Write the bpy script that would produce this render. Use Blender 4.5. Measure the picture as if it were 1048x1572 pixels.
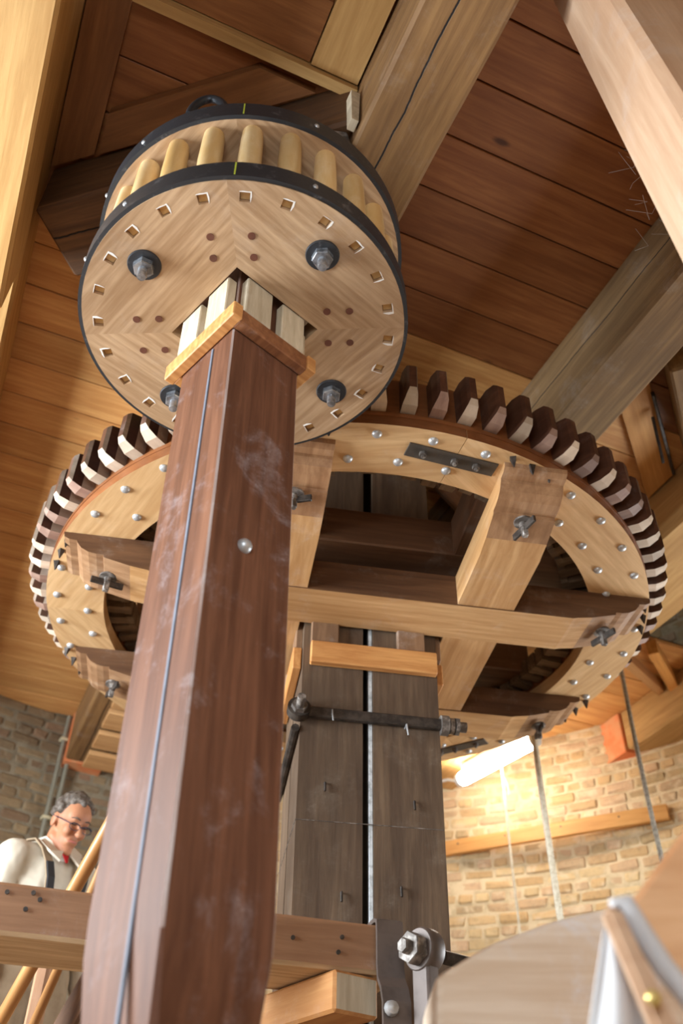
import bpy, bmesh, math, random
from mathutils import Vector, Matrix, Quaternion, noise as mnoise
R = math.radians
PI = math.pi
random.seed(11)
for o in list(bpy.data.objects): bpy.data.objects.remove(o)
scene = bpy.context.scene
col = scene.collection

# ---------------------------------------------------------------- camera
FPX, PITCH, ROLL = 1400.0, R(41.3), R(1.3)
CAM = Vector((0, 0, 0.30))
_f = Vector((0, math.cos(PITCH), math.sin(PITCH)))
_r = Vector((1, 0, 0)); _u = _r.cross(_f)
_r2 = math.cos(ROLL)*_r + math.sin(ROLL)*_u
_u2 = -math.sin(ROLL)*_r + math.cos(ROLL)*_u
cd = bpy.data.cameras.new('camera'); cam = bpy.data.objects.new('camera', cd); col.objects.link(cam)
cam.matrix_world = Matrix(((_r2.x, _u2.x, -_f.x, CAM.x), (_r2.y, _u2.y, -_f.y, CAM.y), (_r2.z, _u2.z, -_f.z, CAM.z), (0, 0, 0, 1)))
cd.sensor_fit = 'VERTICAL'; cd.sensor_height = 36; cd.sensor_width = 24; cd.lens = 36*FPX/1572
cd.clip_start = 0.05
cd.dof.use_dof = True; cd.dof.focus_distance = 2.75; cd.dof.aperture_fstop = 2.2
scene.camera = cam
# ---------------------------------------------------------------- world, daylight, exposure
w = bpy.data.worlds.new('world'); scene.world = w; w.use_nodes = True
w.node_tree.nodes['Background'].inputs[0].default_value = (0.80, 0.90, 1.0, 1)
w.node_tree.nodes['Background'].inputs[1].default_value = 1.2
vs = scene.view_settings
vs.view_transform = 'Standard'; vs.look = 'None'; vs.gamma = 1; vs.use_curve_mapping = False
vs.exposure = 0.65
MC = Vector((-0.07, 3.0, 0)); MR = 3.5                      # the mill: centre and inner radius
WINDOWS_AND_FILL = [(182, 222, 0.80, 2.45, 290), (10, 34, 0.6, 1.9, 85), (258, 276, 0.75, 2.0, 22), (196, 220, 3.9, 4.8, 45)]   # az0, az1, z0, z1, watts; third opening is added fill behind the camera
for a0, a1, z0, z1, pw in WINDOWS_AND_FILL:
    l = bpy.data.lights.new('daylight_or_fill', 'AREA'); l.shape = 'RECTANGLE'
    l.size = R(a1-a0)*MR*0.9; l.size_y = (z1-z0)*0.95; l.energy = pw; l.color = (0.84, 0.93, 1.0)
    o = bpy.data.objects.new('daylight_or_fill', l); col.objects.link(o)
    a = R((a0+a1)/2); d = Vector((math.cos(a), math.sin(a), 0))
    o.location = MC + d*(MR+0.30) + Vector((0, 0, (z0+z1)/2))
    o.rotation_euler = (d).to_track_quat('Z', 'Y').to_euler()

def ray(px, py): return _f + (px-524)/FPX*_r2 - (py-786)/FPX*_u2
def atz(px, py, z):
    d = ray(px, py); return CAM + d*((z-CAM.z)/d.z)
def atd(px, py, dep): return CAM + ray(px, py)*dep
def atp(px, py, p0, n):
    d = ray(px, py); return CAM + d*(((Vector(p0)-CAM).dot(n))/d.dot(n))

# ---------------------------------------------------------------- materials
def srgb(r, g, b):
    f = lambda c: (c/255/12.92 if c/255 <= .04045 else ((c/255+.055)/1.055)**2.4)
    return (f(r), f(g), f(b), 1)
class NT:
    def __init__(s, name):
        s.m = bpy.data.materials.new(name); s.m.use_nodes = True; s.t = s.m.node_tree
        s.b = s.t.nodes['Principled BSDF']
    def n(s, typ, **k):
        x = s.t.nodes.new('ShaderNode'+typ)
        for a, v in k.items(): setattr(x, a, v)
        return x
    def l(s, a, b): s.t.links.new(a, b)
    def set(s, inp, v):
        if hasattr(v, 'is_output'): s.l(v, inp)
        else: inp.default_value = v
    def math(s, op, a, b=0.0, c=None, clamp=False):
        x = s.n('Math', operation=op, use_clamp=clamp); s.set(x.inputs[0], a); s.set(x.inputs[1], b)
        if c is not None: s.set(x.inputs[2], c)
        return x.outputs[0]
    def mix(s, fac, a, b, mode='MIX'):
        x = s.n('Mix', data_type='RGBA', blend_type=mode); s.set(x.inputs[0], fac); s.set(x.inputs[6], a); s.set(x.inputs[7], b)
        return x.outputs[2]
    def ramp(s, v, a, b):
        x = s.n('MapRange'); s.set(x.inputs[0], v); x.inputs[1].default_value = a; x.inputs[2].default_value = b
        x.interpolation_type = 'SMOOTHSTEP'; return x.outputs[0]
    def noise(s, vec, sc, det=4, rough=.55, dist=0):
        x = s.n('TexNoise'); s.set(x.inputs['Vector'], vec); x.inputs['Scale'].default_value = sc; x.inputs['Detail'].default_value = det
        x.inputs['Roughness'].default_value = rough; x.inputs['Distortion'].default_value = dist
        return x.outputs['Fac']
    def mapv(s, vec, scale):
        x = s.n('Mapping'); s.l(vec, x.inputs[0]); x.inputs['Scale'].default_value = scale; return x.outputs[0]
    def objvec(s):
        tc = s.n('TexCoord'); oi = s.n('ObjectInfo')
        c = s.n('CombineXYZ'); s.l(s.math('MULTIPLY', oi.outputs['Random'], 31.7), c.inputs[0]); s.l(s.math('MULTIPLY', oi.outputs['Random'], 17.3), c.inputs[1])
        s.l(s.math('MULTIPLY', oi.outputs['Random'], 23.9), c.inputs[2])
        a = s.n('VectorMath', operation='ADD'); s.l(tc.outputs['Object'], a.inputs[0]); s.l(c.outputs[0], a.inputs[1])
        s.raw = tc.outputs['Object']; s.rnd = oi.outputs['Random']
        return a.outputs[0]
    def bump(s, h, st, dist=.01):
        x = s.n('Bump'); x.inputs['Strength'].default_value = st; x.inputs['Distance'].default_value = dist; s.l(h, x.inputs['Height'])
        s.l(x.outputs[0], s.b.inputs['Normal'])

def wood(name, dark, light, rough=.6, gs=1.0, stretch=14, knots=0.0, dust=0.0, dustcol=(.62, .60, .58, 1), stain=.25, var=.12, bump=.25, crack=None, spec=.4, coat=0, axis='x', rings=.5, knotz=1.8):
    rings *= .3
    t = NT(name); v = t.objvec()
    sc = {'x': (1, stretch, stretch), 'z': (stretch, stretch, 1), 'y': (stretch, 1, stretch)}[axis]
    gv = t.mapv(v, tuple(gs*q for q in sc))
    n1 = t.noise(gv, 1.6, 6, .62, .7)
    n2 = t.noise(gv, 7.0, 4, .6, .2)
    big = t.noise(v, 1.7*gs, 3, .5)
    wv = t.n('TexWave', wave_type='BANDS', bands_direction='Y' if axis != 'y' else 'X'); t.l(t.mapv(v, tuple(gs*(q if q == 1 else stretch*.55)*1.0 for q in sc)), wv.inputs[0])
    wv.inputs['Scale'].default_value = 1.4; wv.inputs['Distortion'].default_value = 7; wv.inputs['Detail'].default_value = 2; wv.inputs['Detail Scale'].default_value = .5
    g = t.math('ADD', t.math('MULTIPLY', n1, .62), t.math('MULTIPLY', n2, .22))
    g = t.math('ADD', g, t.math('MULTIPLY', wv.outputs['Fac'], .22*rings))
    c = t.mix(t.ramp(g, .28, .72), dark, light)
    st = t.ramp(big, .42, .72)
    c = t.mix(t.math('MULTIPLY', st, stain), c, t.mix(.5, dark, (dark[0]*.35, dark[1]*.33, dark[2]*.32, 1)))
    if knots > 0:
        kx = {'x': (1.5, 3.6, knotz), 'z': (3.6, 3.6, 1.5), 'y': (3.6, 1.5, 3.6)}[axis]
        vo = t.n('TexVoronoi'); t.l(t.mapv(v, tuple(q*knots for q in kx)), vo.inputs['Vector']); vo.inputs['Scale'].default_value = 1.0
        k = t.math('SUBTRACT', 1.0, t.ramp(t.math('ADD', vo.outputs['Distance'], t.math('MULTIPLY', n2, .04)), .045, .10), clamp=True)
        c = t.mix(t.math('MULTIPLY', k, .85), c, (dark[0]*.22, dark[1]*.17, dark[2]*.14, 1))
    # board to board variation
    vv = t.math('ADD', 1-var, t.math('MULTIPLY', t.rnd, 2*var))
    hs = t.n('HueSaturation'); t.l(vv, hs.inputs['Value']); t.l(c, hs.inputs['Color']); c = hs.outputs[0]
    h = g
    if crack:
        sep = t.n('SeparateXYZ'); t.l(t.raw, sep.inputs[0])
        wob = t.noise(t.mapv(v, (1.0, .01, .01)), .9, 7, .62)
        pos = t.math('ADD', sep.outputs[crack[0]], t.math('MULTIPLY', t.math('SUBTRACT', wob, .5), crack[2]))
        dd = t.math('ABSOLUTE', t.math('SUBTRACT', pos, crack[1]))
        ck = t.math('SUBTRACT', 1.0, t.ramp(dd, .0015, .0045), clamp=True)
        c = t.mix(ck, c, (.006, .004, .003, 1)); h = t.math('SUBTRACT', h, t.math('MULTIPLY', ck, 2.0))
    r_ = rough
    if dust > 0:
        a = t.ramp(t.noise(v, 5.5, 8, .72, .3), .52, .72); b = t.ramp(t.noise(v, 60, 3, .7), .56, .70)
        dm = t.math('MULTIPLY', t.math('ADD', t.math('MULTIPLY', a, .75), t.math('MULTIPLY', t.math('MULTIPLY', b, a), .9)), dust, clamp=True)
        c = t.mix(dm, c, dustcol); r_ = t.math('ADD', rough, t.math('MULTIPLY', dm, .4), clamp=True)
    t.l(c, t.b.inputs['Base Color']); t.set(t.b.inputs['Roughness'], r_)
    t.b.inputs['Specular IOR Level'].default_value = spec; t.b.inputs['Coat Weight'].default_value = coat; t.b.inputs['Coat Roughness'].default_value = .35
    t.bump(h, bump, .006)
    return t.m

def plain(name, c, rough=.5, metal=0.0, nz=0.0, sc=20, c2=None, bump=0.0, spec=.5, lo=.4, hi=.65):
    t = NT(name); v = t.objvec()
    cc = c
    if c2 is not None: cc = t.mix(t.math('MULTIPLY', t.ramp(t.noise(v, sc, 5, .65), lo, hi), nz), c, c2)
    t.set(t.b.inputs['Base Color'], cc); t.b.inputs['Roughness'].default_value = rough; t.b.inputs['Metallic'].default_value = metal
    t.b.inputs['Specular IOR Level'].default_value = spec
    if bump: t.bump(t.noise(v, sc*2, 5, .6), bump, .004)
    return t.m

def brickmat(name, cols, mort, smear):
    t = NT(name); v = t.objvec()
    geo = t.n('NewGeometry')
    rn = t.math('FRACT', t.math('ADD', t.rnd, t.math('MULTIPLY', geo.outputs['Random Per Island'], 3.7)))
    cr = t.n('ValToRGB'); t.l(rn, cr.inputs[0]); e = cr.color_ramp.elements
    e[0].position = 0; e[0].color = cols[0]; e[1].position = 1; e[1].color = cols[-1]
    for i, c in enumerate(cols[1:-1]):
        x = e.new((i+1)/(len(cols)-1)); x.color = c
    tc = t.n('TexCoord')
    n1 = t.noise(v, 24, 6, .7); n2 = t.noise(v, 6, 4, .6, .5)
    c = t.mix(t.math('MULTIPLY', t.ramp(n1, .45, .75), .55), cr.outputs[0], t.mix(.5, cr.outputs[0], (.05, .04, .03, 1)))
    c = t.mix(t.math('MULTIPLY', t.ramp(n2, .5, .68), smear), c, mort)
    t.l(c, t.b.inputs['Base Color']); t.b.inputs['Roughness'].default_value = .92; t.b.inputs['Specular IOR Level'].default_value = .2
    t.bump(t.math('ADD', n1, n2), .7, .012)
    return t.m

M = {}
M['ceil'] = wood('pine_ceiling', srgb(192, 132, 74), srgb(234, 184, 118), .55, 1.0, 14, knots=1.5, knotz=.05, stain=.18, var=.10, bump=.15)
M['ceil_shaded'] = wood('shaded_red_brown_ceiling', srgb(128, 74, 38), srgb(172, 112, 64), .5, 1.0, 14, knots=1.1, knotz=.05, stain=.3, var=.10, bump=.15)  # redder boards, darkened in colour to stand for shade over the near bays
M['hatch'] = wood('brown_hatch_pine', srgb(120, 74, 40), srgb(164, 110, 64), .5, 1.0, 12, knots=1.0, knotz=.05, stain=.35, var=.08)
M['beam'] = wood('weathered_oak_beam', srgb(124, 88, 52), srgb(178, 136, 86), .72, .8, 16, knots=.5, stain=.45, bump=.45, crack=(1, .03, .07), dust=.12)
M['beam_side'] = wood('grey_oak_timber', srgb(118, 90, 58), srgb(166, 132, 88), .75, .9, 18, stain=.4, bump=.5, crack=(2, .02, .10), dust=.15)
M['beam_light'] = wood('pale_pine_beam', srgb(168, 126, 74), srgb(212, 172, 114), .6, .8, 13, knotz=.4, spec=.3, knots=.75, stain=.18, bump=.25)
M['beam_dark'] = wood('dark_oak_cross_beam', srgb(74, 48, 28), srgb(120, 82, 48), .7, 1, 14, stain=.5, bump=.5, crack=(1, -.03, .12))
M['disc'] = wood('lantern_elm', srgb(154, 120, 86), srgb(206, 174, 138), .55, 1.4, 13, stain=.4, var=.06, bump=.10, rings=.8, dust=.12, axis='y')
M['ring'] = wood('wheel_rim_ash', srgb(192, 150, 102), srgb(230, 194, 146), .5, 1.1, 12, stain=.12, var=.06, bump=.08, rings=.6, dust=.10, axis='y')
M['arm'] = wood('wheel_arm_pine', srgb(172, 126, 78), srgb(216, 174, 124), .55, .9, 14, stain=.3, var=.06, bump=.15, dust=.2)
M['core'] = wood('oiled_rim_core', srgb(112, 66, 36), srgb(150, 94, 54), .42, 1, 10, stain=.3, bump=.1, axis='y')
M['arm_side'] = wood('shaded_arm_oak', srgb(84, 56, 38), srgb(126, 90, 62), .45, 1, 14, stain=.4, bump=.2, dust=.45, dustcol=srgb(150, 138, 126))  # dark copy of the arm wood; shade of the side faces put into its colour
M['stave'] = wood('lantern_stave_wood', srgb(206, 164, 102), srgb(240, 218, 174), .38, 1.2, 5, stain=.35, var=.1, bump=.08, axis='z', dust=.3, dustcol=srgb(236, 226, 204))
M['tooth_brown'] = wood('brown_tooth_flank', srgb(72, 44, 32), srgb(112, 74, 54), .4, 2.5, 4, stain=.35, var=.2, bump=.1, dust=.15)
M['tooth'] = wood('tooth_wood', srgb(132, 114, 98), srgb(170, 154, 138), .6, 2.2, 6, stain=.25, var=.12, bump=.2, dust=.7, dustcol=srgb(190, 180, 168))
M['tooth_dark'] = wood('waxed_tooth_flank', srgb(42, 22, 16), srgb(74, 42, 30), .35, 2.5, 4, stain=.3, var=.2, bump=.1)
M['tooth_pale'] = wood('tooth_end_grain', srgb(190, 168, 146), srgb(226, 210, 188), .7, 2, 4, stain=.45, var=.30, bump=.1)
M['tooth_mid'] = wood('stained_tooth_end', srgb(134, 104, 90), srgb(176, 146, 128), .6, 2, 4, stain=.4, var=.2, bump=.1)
M['flour'] = plain('flour', srgb(232, 228, 222), .95, spec=.1)
M['iron_smooth'] = plain('worn_brown_iron', srgb(108, 96, 90), .45, .3, c2=srgb(78, 68, 62), nz=.6, sc=9, bump=.1)
M['tail'] = wood('tooth_shank_wood', srgb(92, 74, 56), srgb(140, 116, 90), .7, 2.5, 6, stain=.4, dust=.5, dustcol=srgb(168, 154, 134))
M['spindle'] = wood('lacquered_spindle', srgb(92, 59, 43), srgb(138, 94, 70), .50, .9, 16, stain=.35, var=.02, bump=.12, dust=.36, dustcol=srgb(190, 182, 186), coat=0, spec=.14, axis='z')
M['shaft'] = wood('old_dark_oak_shaft', srgb(80, 62, 48), srgb(128, 105, 82), .62, 1.0, 12, stain=.5, var=.08, bump=.35, dust=.25, dustcol=srgb(150, 138, 122), axis='z')
M['batten'] = wood('new_pine_batten', srgb(178, 116, 62), srgb(224, 168, 104), .55, 1.5, 12, stain=.08, bump=.12, rings=1.2)
M['batten_old'] = wood('reddish_batten', srgb(126, 76, 46), srgb(178, 120, 78), .55, 1.5, 12, stain=.3, bump=.2, dust=.4)
M['wedge'] = wood('dusty_poplar_wedge', srgb(176, 158, 130), srgb(222, 208, 182), .75, 1.6, 8, stain=.15, bump=.15, dust=.5, axis='z', dustcol=srgb(226, 218, 204))
M['wedge_old'] = wood('brown_wedge', srgb(116, 86, 62), srgb(160, 124, 92), .7, 1.6, 8, stain=.3, bump=.2, dust=.3, axis='z')
M['bridge'] = wood('bridge_beam_wood', srgb(146, 106, 76), srgb(190, 146, 110), .62, .9, 13, stain=.35, bump=.3, dust=.2)
M['bridge_low'] = wood('split_pale_underside', srgb(176, 144, 108), srgb(240, 216, 180), .7, .8, 16, stain=.3, bump=.5)
M['block'] = wood('orange_pine_block', srgb(186, 126, 70), srgb(224, 170, 110), .6, 1, 12, stain=.15, bump=.2, dust=.2)
M['curved'] = wood('floury_curved_elm', srgb(210, 184, 156), srgb(244, 230, 212), .7, .9, 14, stain=.15, bump=.35, dust=.9, dustcol=srgb(236, 236, 240), rings=1.2)
M['post'] = wood('pale_near_post', srgb(192, 152, 120), srgb(226, 192, 160), .5, .7, 14, stain=.1, bump=.1, dust=.25)
M['plank'] = wood('wall_plank_pine', srgb(182, 124, 62), srgb(222, 166, 96), .6, 1, 14, knots=.9, stain=.2, bump=.2)
M['rail'] = wood('varnished_rail', srgb(164, 112, 62), srgb(208, 156, 98), .35, 1, 14, stain=.15, bump=.1, coat=.3)
M['dowel'] = plain('walnut_dowel', srgb(104, 62, 46), .5, c2=srgb(80, 46, 34), nz=.6)
M['iron'] = plain('black_hoop_iron', srgb(60, 62, 66), .42, .5, c2=srgb(150, 150, 152), nz=.5, sc=26, bump=.15, lo=.56, hi=.78)
M['iron_dusty'] = plain('dusty_iron', srgb(96, 88, 82), .5, .35, c2=srgb(178, 170, 162), nz=.8, sc=30, bump=.3, lo=.45, hi=.7)
M['iron_dark'] = plain('dark_iron', srgb(52, 46, 42), .5, .4, c2=srgb(96, 86, 78), nz=.6, sc=22, bump=.25)
M['plate'] = plain('dark_steel_plate', srgb(74, 68, 62), .5, .3, c2=srgb(92, 84, 76), nz=.5, sc=14)
M['zinc'] = plain('galvanised_steel', srgb(196, 198, 200), .38, .55, c2=srgb(150, 150, 150), nz=.5, sc=40)
M['chrome'] = plain('bright_steel', srgb(176, 180, 186), .25, .7, c2=srgb(60, 60, 64), nz=.6, sc=30)
M['strip'] = plain('grey_spindle_strip', srgb(108, 112, 124), .7, .0, c2=srgb(86, 88, 96), nz=.6, sc=12)
M['glue'] = plain('pale_crack_filler', srgb(222, 228, 232), .7, c2=srgb(140, 146, 148), nz=.7, sc=30)
M['black'] = plain('black_gap', srgb(14, 12, 10), .9)
M['dark_wood'] = plain('dark_void_boards', srgb(48, 34, 24), .9, c2=srgb(28, 20, 14), nz=.7, sc=5)
M['orange'] = plain('orange_primer', srgb(216, 120, 70), .75, c2=srgb(206, 150, 104), nz=.8, sc=7)
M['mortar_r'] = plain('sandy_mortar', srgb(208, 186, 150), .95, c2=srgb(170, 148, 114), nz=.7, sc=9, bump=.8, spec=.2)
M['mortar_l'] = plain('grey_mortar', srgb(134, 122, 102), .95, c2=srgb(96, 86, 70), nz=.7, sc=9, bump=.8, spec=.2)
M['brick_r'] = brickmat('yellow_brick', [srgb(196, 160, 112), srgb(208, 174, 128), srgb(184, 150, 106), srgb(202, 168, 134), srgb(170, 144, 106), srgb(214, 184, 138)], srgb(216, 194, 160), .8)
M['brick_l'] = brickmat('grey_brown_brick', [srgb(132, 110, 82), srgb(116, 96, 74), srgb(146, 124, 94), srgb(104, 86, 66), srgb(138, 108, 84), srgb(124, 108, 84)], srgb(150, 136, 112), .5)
M['floor'] = wood('worn_floor_boards', srgb(134, 106, 78), srgb(180, 150, 116), .65, 1, 12, stain=.3, dust=.4)
M['rope'] = plain('hemp_rope', srgb(232, 222, 200), .9, c2=srgb(196, 180, 150), nz=.7, sc=60, bump=.3, spec=.1)
M['rope_grey'] = plain('grey_rope', srgb(172, 164, 150), .9, c2=srgb(120, 112, 100), nz=.7, sc=60, bump=.3, spec=.1)
M['pipe'] = plain('grey_conduit', srgb(132, 128, 112), .5, c2=srgb(112, 108, 94), nz=.5, sc=10)
M['clip'] = plain('cream_pipe_clip', srgb(196, 184, 150), .6)
M['white_plastic'] = plain('white_lamp_plastic', srgb(225, 224, 218), .4)
M['cloth'] = plain('off_white_canvas', srgb(206, 204, 204), .9, c2=srgb(180, 178, 180), nz=.5, sc=6, bump=.2, spec=.1)
M['panel'] = wood('hopper_panel_pine', srgb(196, 146, 102), srgb(228, 186, 144), .5, .8, 10, stain=.12, bump=.1)
M['brass'] = plain('brass_screw', srgb(214, 190, 120), .35, .7, c2=srgb(170, 140, 80), nz=.4)
M['web'] = plain('cobweb_thread', srgb(190, 186, 180), .8)
M['skin'] = plain('skin', srgb(178, 122, 90), .55, c2=srgb(164, 104, 76), nz=.6, sc=14, spec=.35)
M['hair'] = plain('grey_brown_hair', srgb(70, 58, 48), .65, c2=srgb(122, 112, 102), nz=.8, sc=50, bump=.8)
M['shirt'] = plain('cream_shirt', srgb(206, 196, 178), .85, c2=srgb(190, 178, 160), nz=.4, sc=9, spec=.1)
M['overalls'] = plain('taupe_overalls', srgb(150, 130, 106), .9, c2=srgb(132, 112, 90), nz=.5, sc=20, spec=.1)
M['strap_black'] = plain('black_strap_pad', srgb(34, 32, 34), .7)
M['red'] = plain('red_undershirt', srgb(176, 40, 44), .85, spec=.1)
M['white_cloth'] = plain('white_undershirt', srgb(222, 216, 206), .85, spec=.1)
M['glasses'] = plain('dark_blue_frames', srgb(40, 44, 62), .35)
M['lip'] = plain('lip', srgb(178, 104, 90), .5)
M['eye_dark'] = plain('eye_dark', srgb(38, 26, 20), .3)
M['stair'] = wood('stair_pine', srgb(176, 128, 80), srgb(216, 170, 118), .6, 1, 12, stain=.15)

# ---------------------------------------------------------------- mesh helpers
WM = {}                                                     # world matrix of every object placed
def place(o, mw=None, parent=None):
    mw = mw if mw is not None else Matrix.Identity(4)
    WM[o.name] = mw
    if parent is not None:
        o.parent = parent; o.matrix_basis = WM[parent.name].inverted() @ mw
    else: o.matrix_basis = mw
    return o
def tag(o, label, cat, group=None):
    o['label'] = label; o['category'] = cat
    if group: o['group'] = group
    return o
def struct(o): o['kind'] = 'structure'; return o
def empty(name, mw):
    o = bpy.data.objects.new(name, None); o.empty_display_size = .05; col.objects.link(o); return place(o, mw)
def T(x, y=None, z=None):
    return Matrix.Translation((x, y, z) if y is not None else Vector(x))
def Rz(a): return Matrix.Rotation(a, 4, 'Z')
def frame(o, x, z):
    x = Vector(x).normalized(); z = Vector(z); z = (z - x*z.dot(x)).normalized(); y = z.cross(x)
    return Matrix(((x.x, y.x, z.x, o[0]), (x.y, y.y, z.y, o[1]), (x.z, y.z, z.z, o[2]), (0, 0, 0, 1)))
def mesh_of(bm, name, mats, smooth=False):
    me = bpy.data.meshes.new(name); bm.normal_update(); bm.to_mesh(me); bm.free()
    for m in (mats if isinstance(mats, (list, tuple)) else [mats]): me.materials.append(M[m])
    if smooth:
        for p in me.polygons: p.use_smooth = True
        if smooth != 'all': me.set_sharp_from_angle(angle=R(40))
    return me
def add(name, me, parent=None, mw=None):
    o = bpy.data.objects.new(name, me); col.objects.link(o); return place(o, mw, parent)
def box_bm(sx, sy, sz, bev=.004, c=(0, 0, 0), bm=None):
    b = bmesh.new(); bmesh.ops.create_cube(b, size=1)
    bmesh.ops.scale(b, vec=(sx, sy, sz), verts=b.verts)
    if bev: bmesh.ops.bevel(b, geom=list(b.edges), offset=min(bev, .3*min(sx, sy, sz)), segments=1, profile=.5, affect='EDGES')
    bmesh.ops.translate(b, vec=c, verts=b.verts)
    if bm is not None: merge(bm, b); return bm
    return b
def merge(dst, src, mi=None):
    vm = {v: dst.verts.new(v.co) for v in src.verts}
    for f in src.faces:
        try:
            n = dst.faces.new([vm[v] for v in f.verts]); n.material_index = f.material_index if mi is None else mi; n.smooth = f.smooth
        except ValueError: pass
    src.free()
def wobble(bm, amp, sc, seed=0):
    for v in bm.verts:
        v.co += amp*mnoise.noise_vector(v.co*sc + Vector((seed*7.1, seed*3.3, 0)))
def beam(name, p0, p1, wid, hei, mat, up=(0, 0, 1), parent=None, bev=.01, cuts=0, wob=0.0):
    """timber from p0 to p1 (centre line); local x along it"""
    p0, p1 = Vector(p0), Vector(p1); d = p1-p0
    bm = box_bm(d.length, wid, hei, bev)
    if wob:
        n = max(2, int(d.length/.18))
        for i in range(1, n):
            x = -d.length/2 + d.length*i/n
            bmesh.ops.bisect_plane(bm, geom=list(bm.verts)+list(bm.edges)+list(bm.faces), plane_co=(x, 0, 0), plane_no=(1, 0, 0))
        wobble(bm, wob, 2.5, random.random()*20)
    return add(name, mesh_of(bm, name, mat), parent, frame((p0+p1)/2, d, up))
def cyl_bm(r, h, seg=20, bev=0.0, r2=None):
    b = bmesh.new(); bmesh.ops.create_cone(b, cap_ends=True, segments=seg, radius1=r, radius2=r if r2 is None else r2, depth=h)
    if bev: bmesh.ops.bevel(b, geom=[e for e in b.edges if len(e.link_faces) == 2 and any(len(f.verts) > 4 for f in e.link_faces)], offset=bev, segments=2, profile=.5, affect='EDGES')
    return b
def prism_bm(poly, h0, h1, mi=None):
    """extrude a 2-D polygon (x,y) from z=h0 to h1"""
    b = bmesh.new(); lo = [b.verts.new((x, y, h0)) for x, y in poly]; hi = [b.verts.new((x, y, h1)) for x, y in poly]
    n = len(poly); b.faces.new(lo[::-1]); b.faces.new(hi)
    for i in range(n): b.faces.new((lo[i], lo[(i+1) % n], hi[(i+1) % n], hi[i]))
    bmesh.ops.recalc_face_normals(b, faces=b.faces)
    return b
def lathe_bm(prof, seg=24, closed=False):
    b = bmesh.new(); rings = []
    for r, z in prof:
        rings.append([b.verts.new((r*math.cos(2*PI*i/seg), r*math.sin(2*PI*i/seg), z)) for i in range(seg)])
    k = len(prof)
    for j in range(k if closed else k-1):
        A, B = rings[j], rings[(j+1) % k]
        for i in range(seg): b.faces.new((A[i], A[(i+1) % seg], B[(i+1) % seg], B[i]))
    if not closed:
        if prof[0][0] > 1e-6: b.faces.new(rings[0][::-1])
        if prof[-1][0] > 1e-6: b.faces.new(rings[-1])
    bmesh.ops.remove_doubles(b, verts=b.verts, dist=1e-6)
    bmesh.ops.recalc_face_normals(b, faces=b.faces)
    return b
def tube_bm(pts, rad, seg=8, bm=None, caps=True):
    b = bm or bmesh.new(); pts = [Vector(p) for p in pts]; rings = []
    rr = rad if isinstance(rad, (list, tuple)) else [rad]*len(pts)
    prev = None
    for i, p in enumerate(pts):
        d = (pts[min(i+1, len(pts)-1)] - pts[max(i-1, 0)]).normalized()
        if prev is None:
            a = d.cross(Vector((0, 0, 1)));
            if a.length < .1: a = d.cross(Vector((1, 0, 0)))
            a.normalize()
        else: a = (prev - d*prev.dot(d)).normalized()
        prev = a; c = d.cross(a)
        rings.append([b.verts.new(p + rr[i]*(math.cos(2*PI*k/seg)*a + math.sin(2*PI*k/seg)*c)) for k in range(seg)])
    for A, B in zip(rings, rings[1:]):
        for k in range(seg): b.faces.new((A[k], A[(k+1) % seg], B[(k+1) % seg], B[k]))
    if caps: b.faces.new(rings[0][::-1]); b.faces.new(rings[-1])
    return b
def sector_bm(r0, r1, a0, a1, z0, z1, n=16):
    """annular sector with thickness"""
    poly = [(r1*math.cos(a0+(a1-a0)*i/n), r1*math.sin(a0+(a1-a0)*i/n)) for i in range(n+1)]
    inn = [(r0*math.cos(a0+(a1-a0)*i/n), r0*math.sin(a0+(a1-a0)*i/n)) for i in range(n+1)]
    b = bmesh.new()
    V = [[b.verts.new((*p, z)) for p in L] for z in (z0, z1) for L in (inn, poly)]
    il, ol, ih, oh = V
    for i in range(n):
        b.faces.new((il[i], ol[i], ol[i+1], il[i+1])); b.faces.new((ih[i], ih[i+1], oh[i+1], oh[i]))
        b.faces.new((il[i], il[i+1], ih[i+1], ih[i])); b.faces.new((ol[i], oh[i], oh[i+1], ol[i+1]))
    b.faces.new((il[0], ih[0], oh[0], ol[0])); b.faces.new((il[n], ol[n], oh[n], ih[n]))
    bmesh.ops.recalc_face_normals(b, faces=b.faces)
    return b
# ceiling coordinates: e runs along the boards, g along the beams
YA = R(22.9); EV = Vector((math.cos(YA), math.sin(YA), 0)); GV = Vector((-math.sin(YA), math.cos(YA), 0))
def EG(e, g, z): return EV*e + GV*g + Vector((0, 0, z))
CE, CG = MC.dot(EV), MC.dot(GV)
ZC = 3.5

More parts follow.
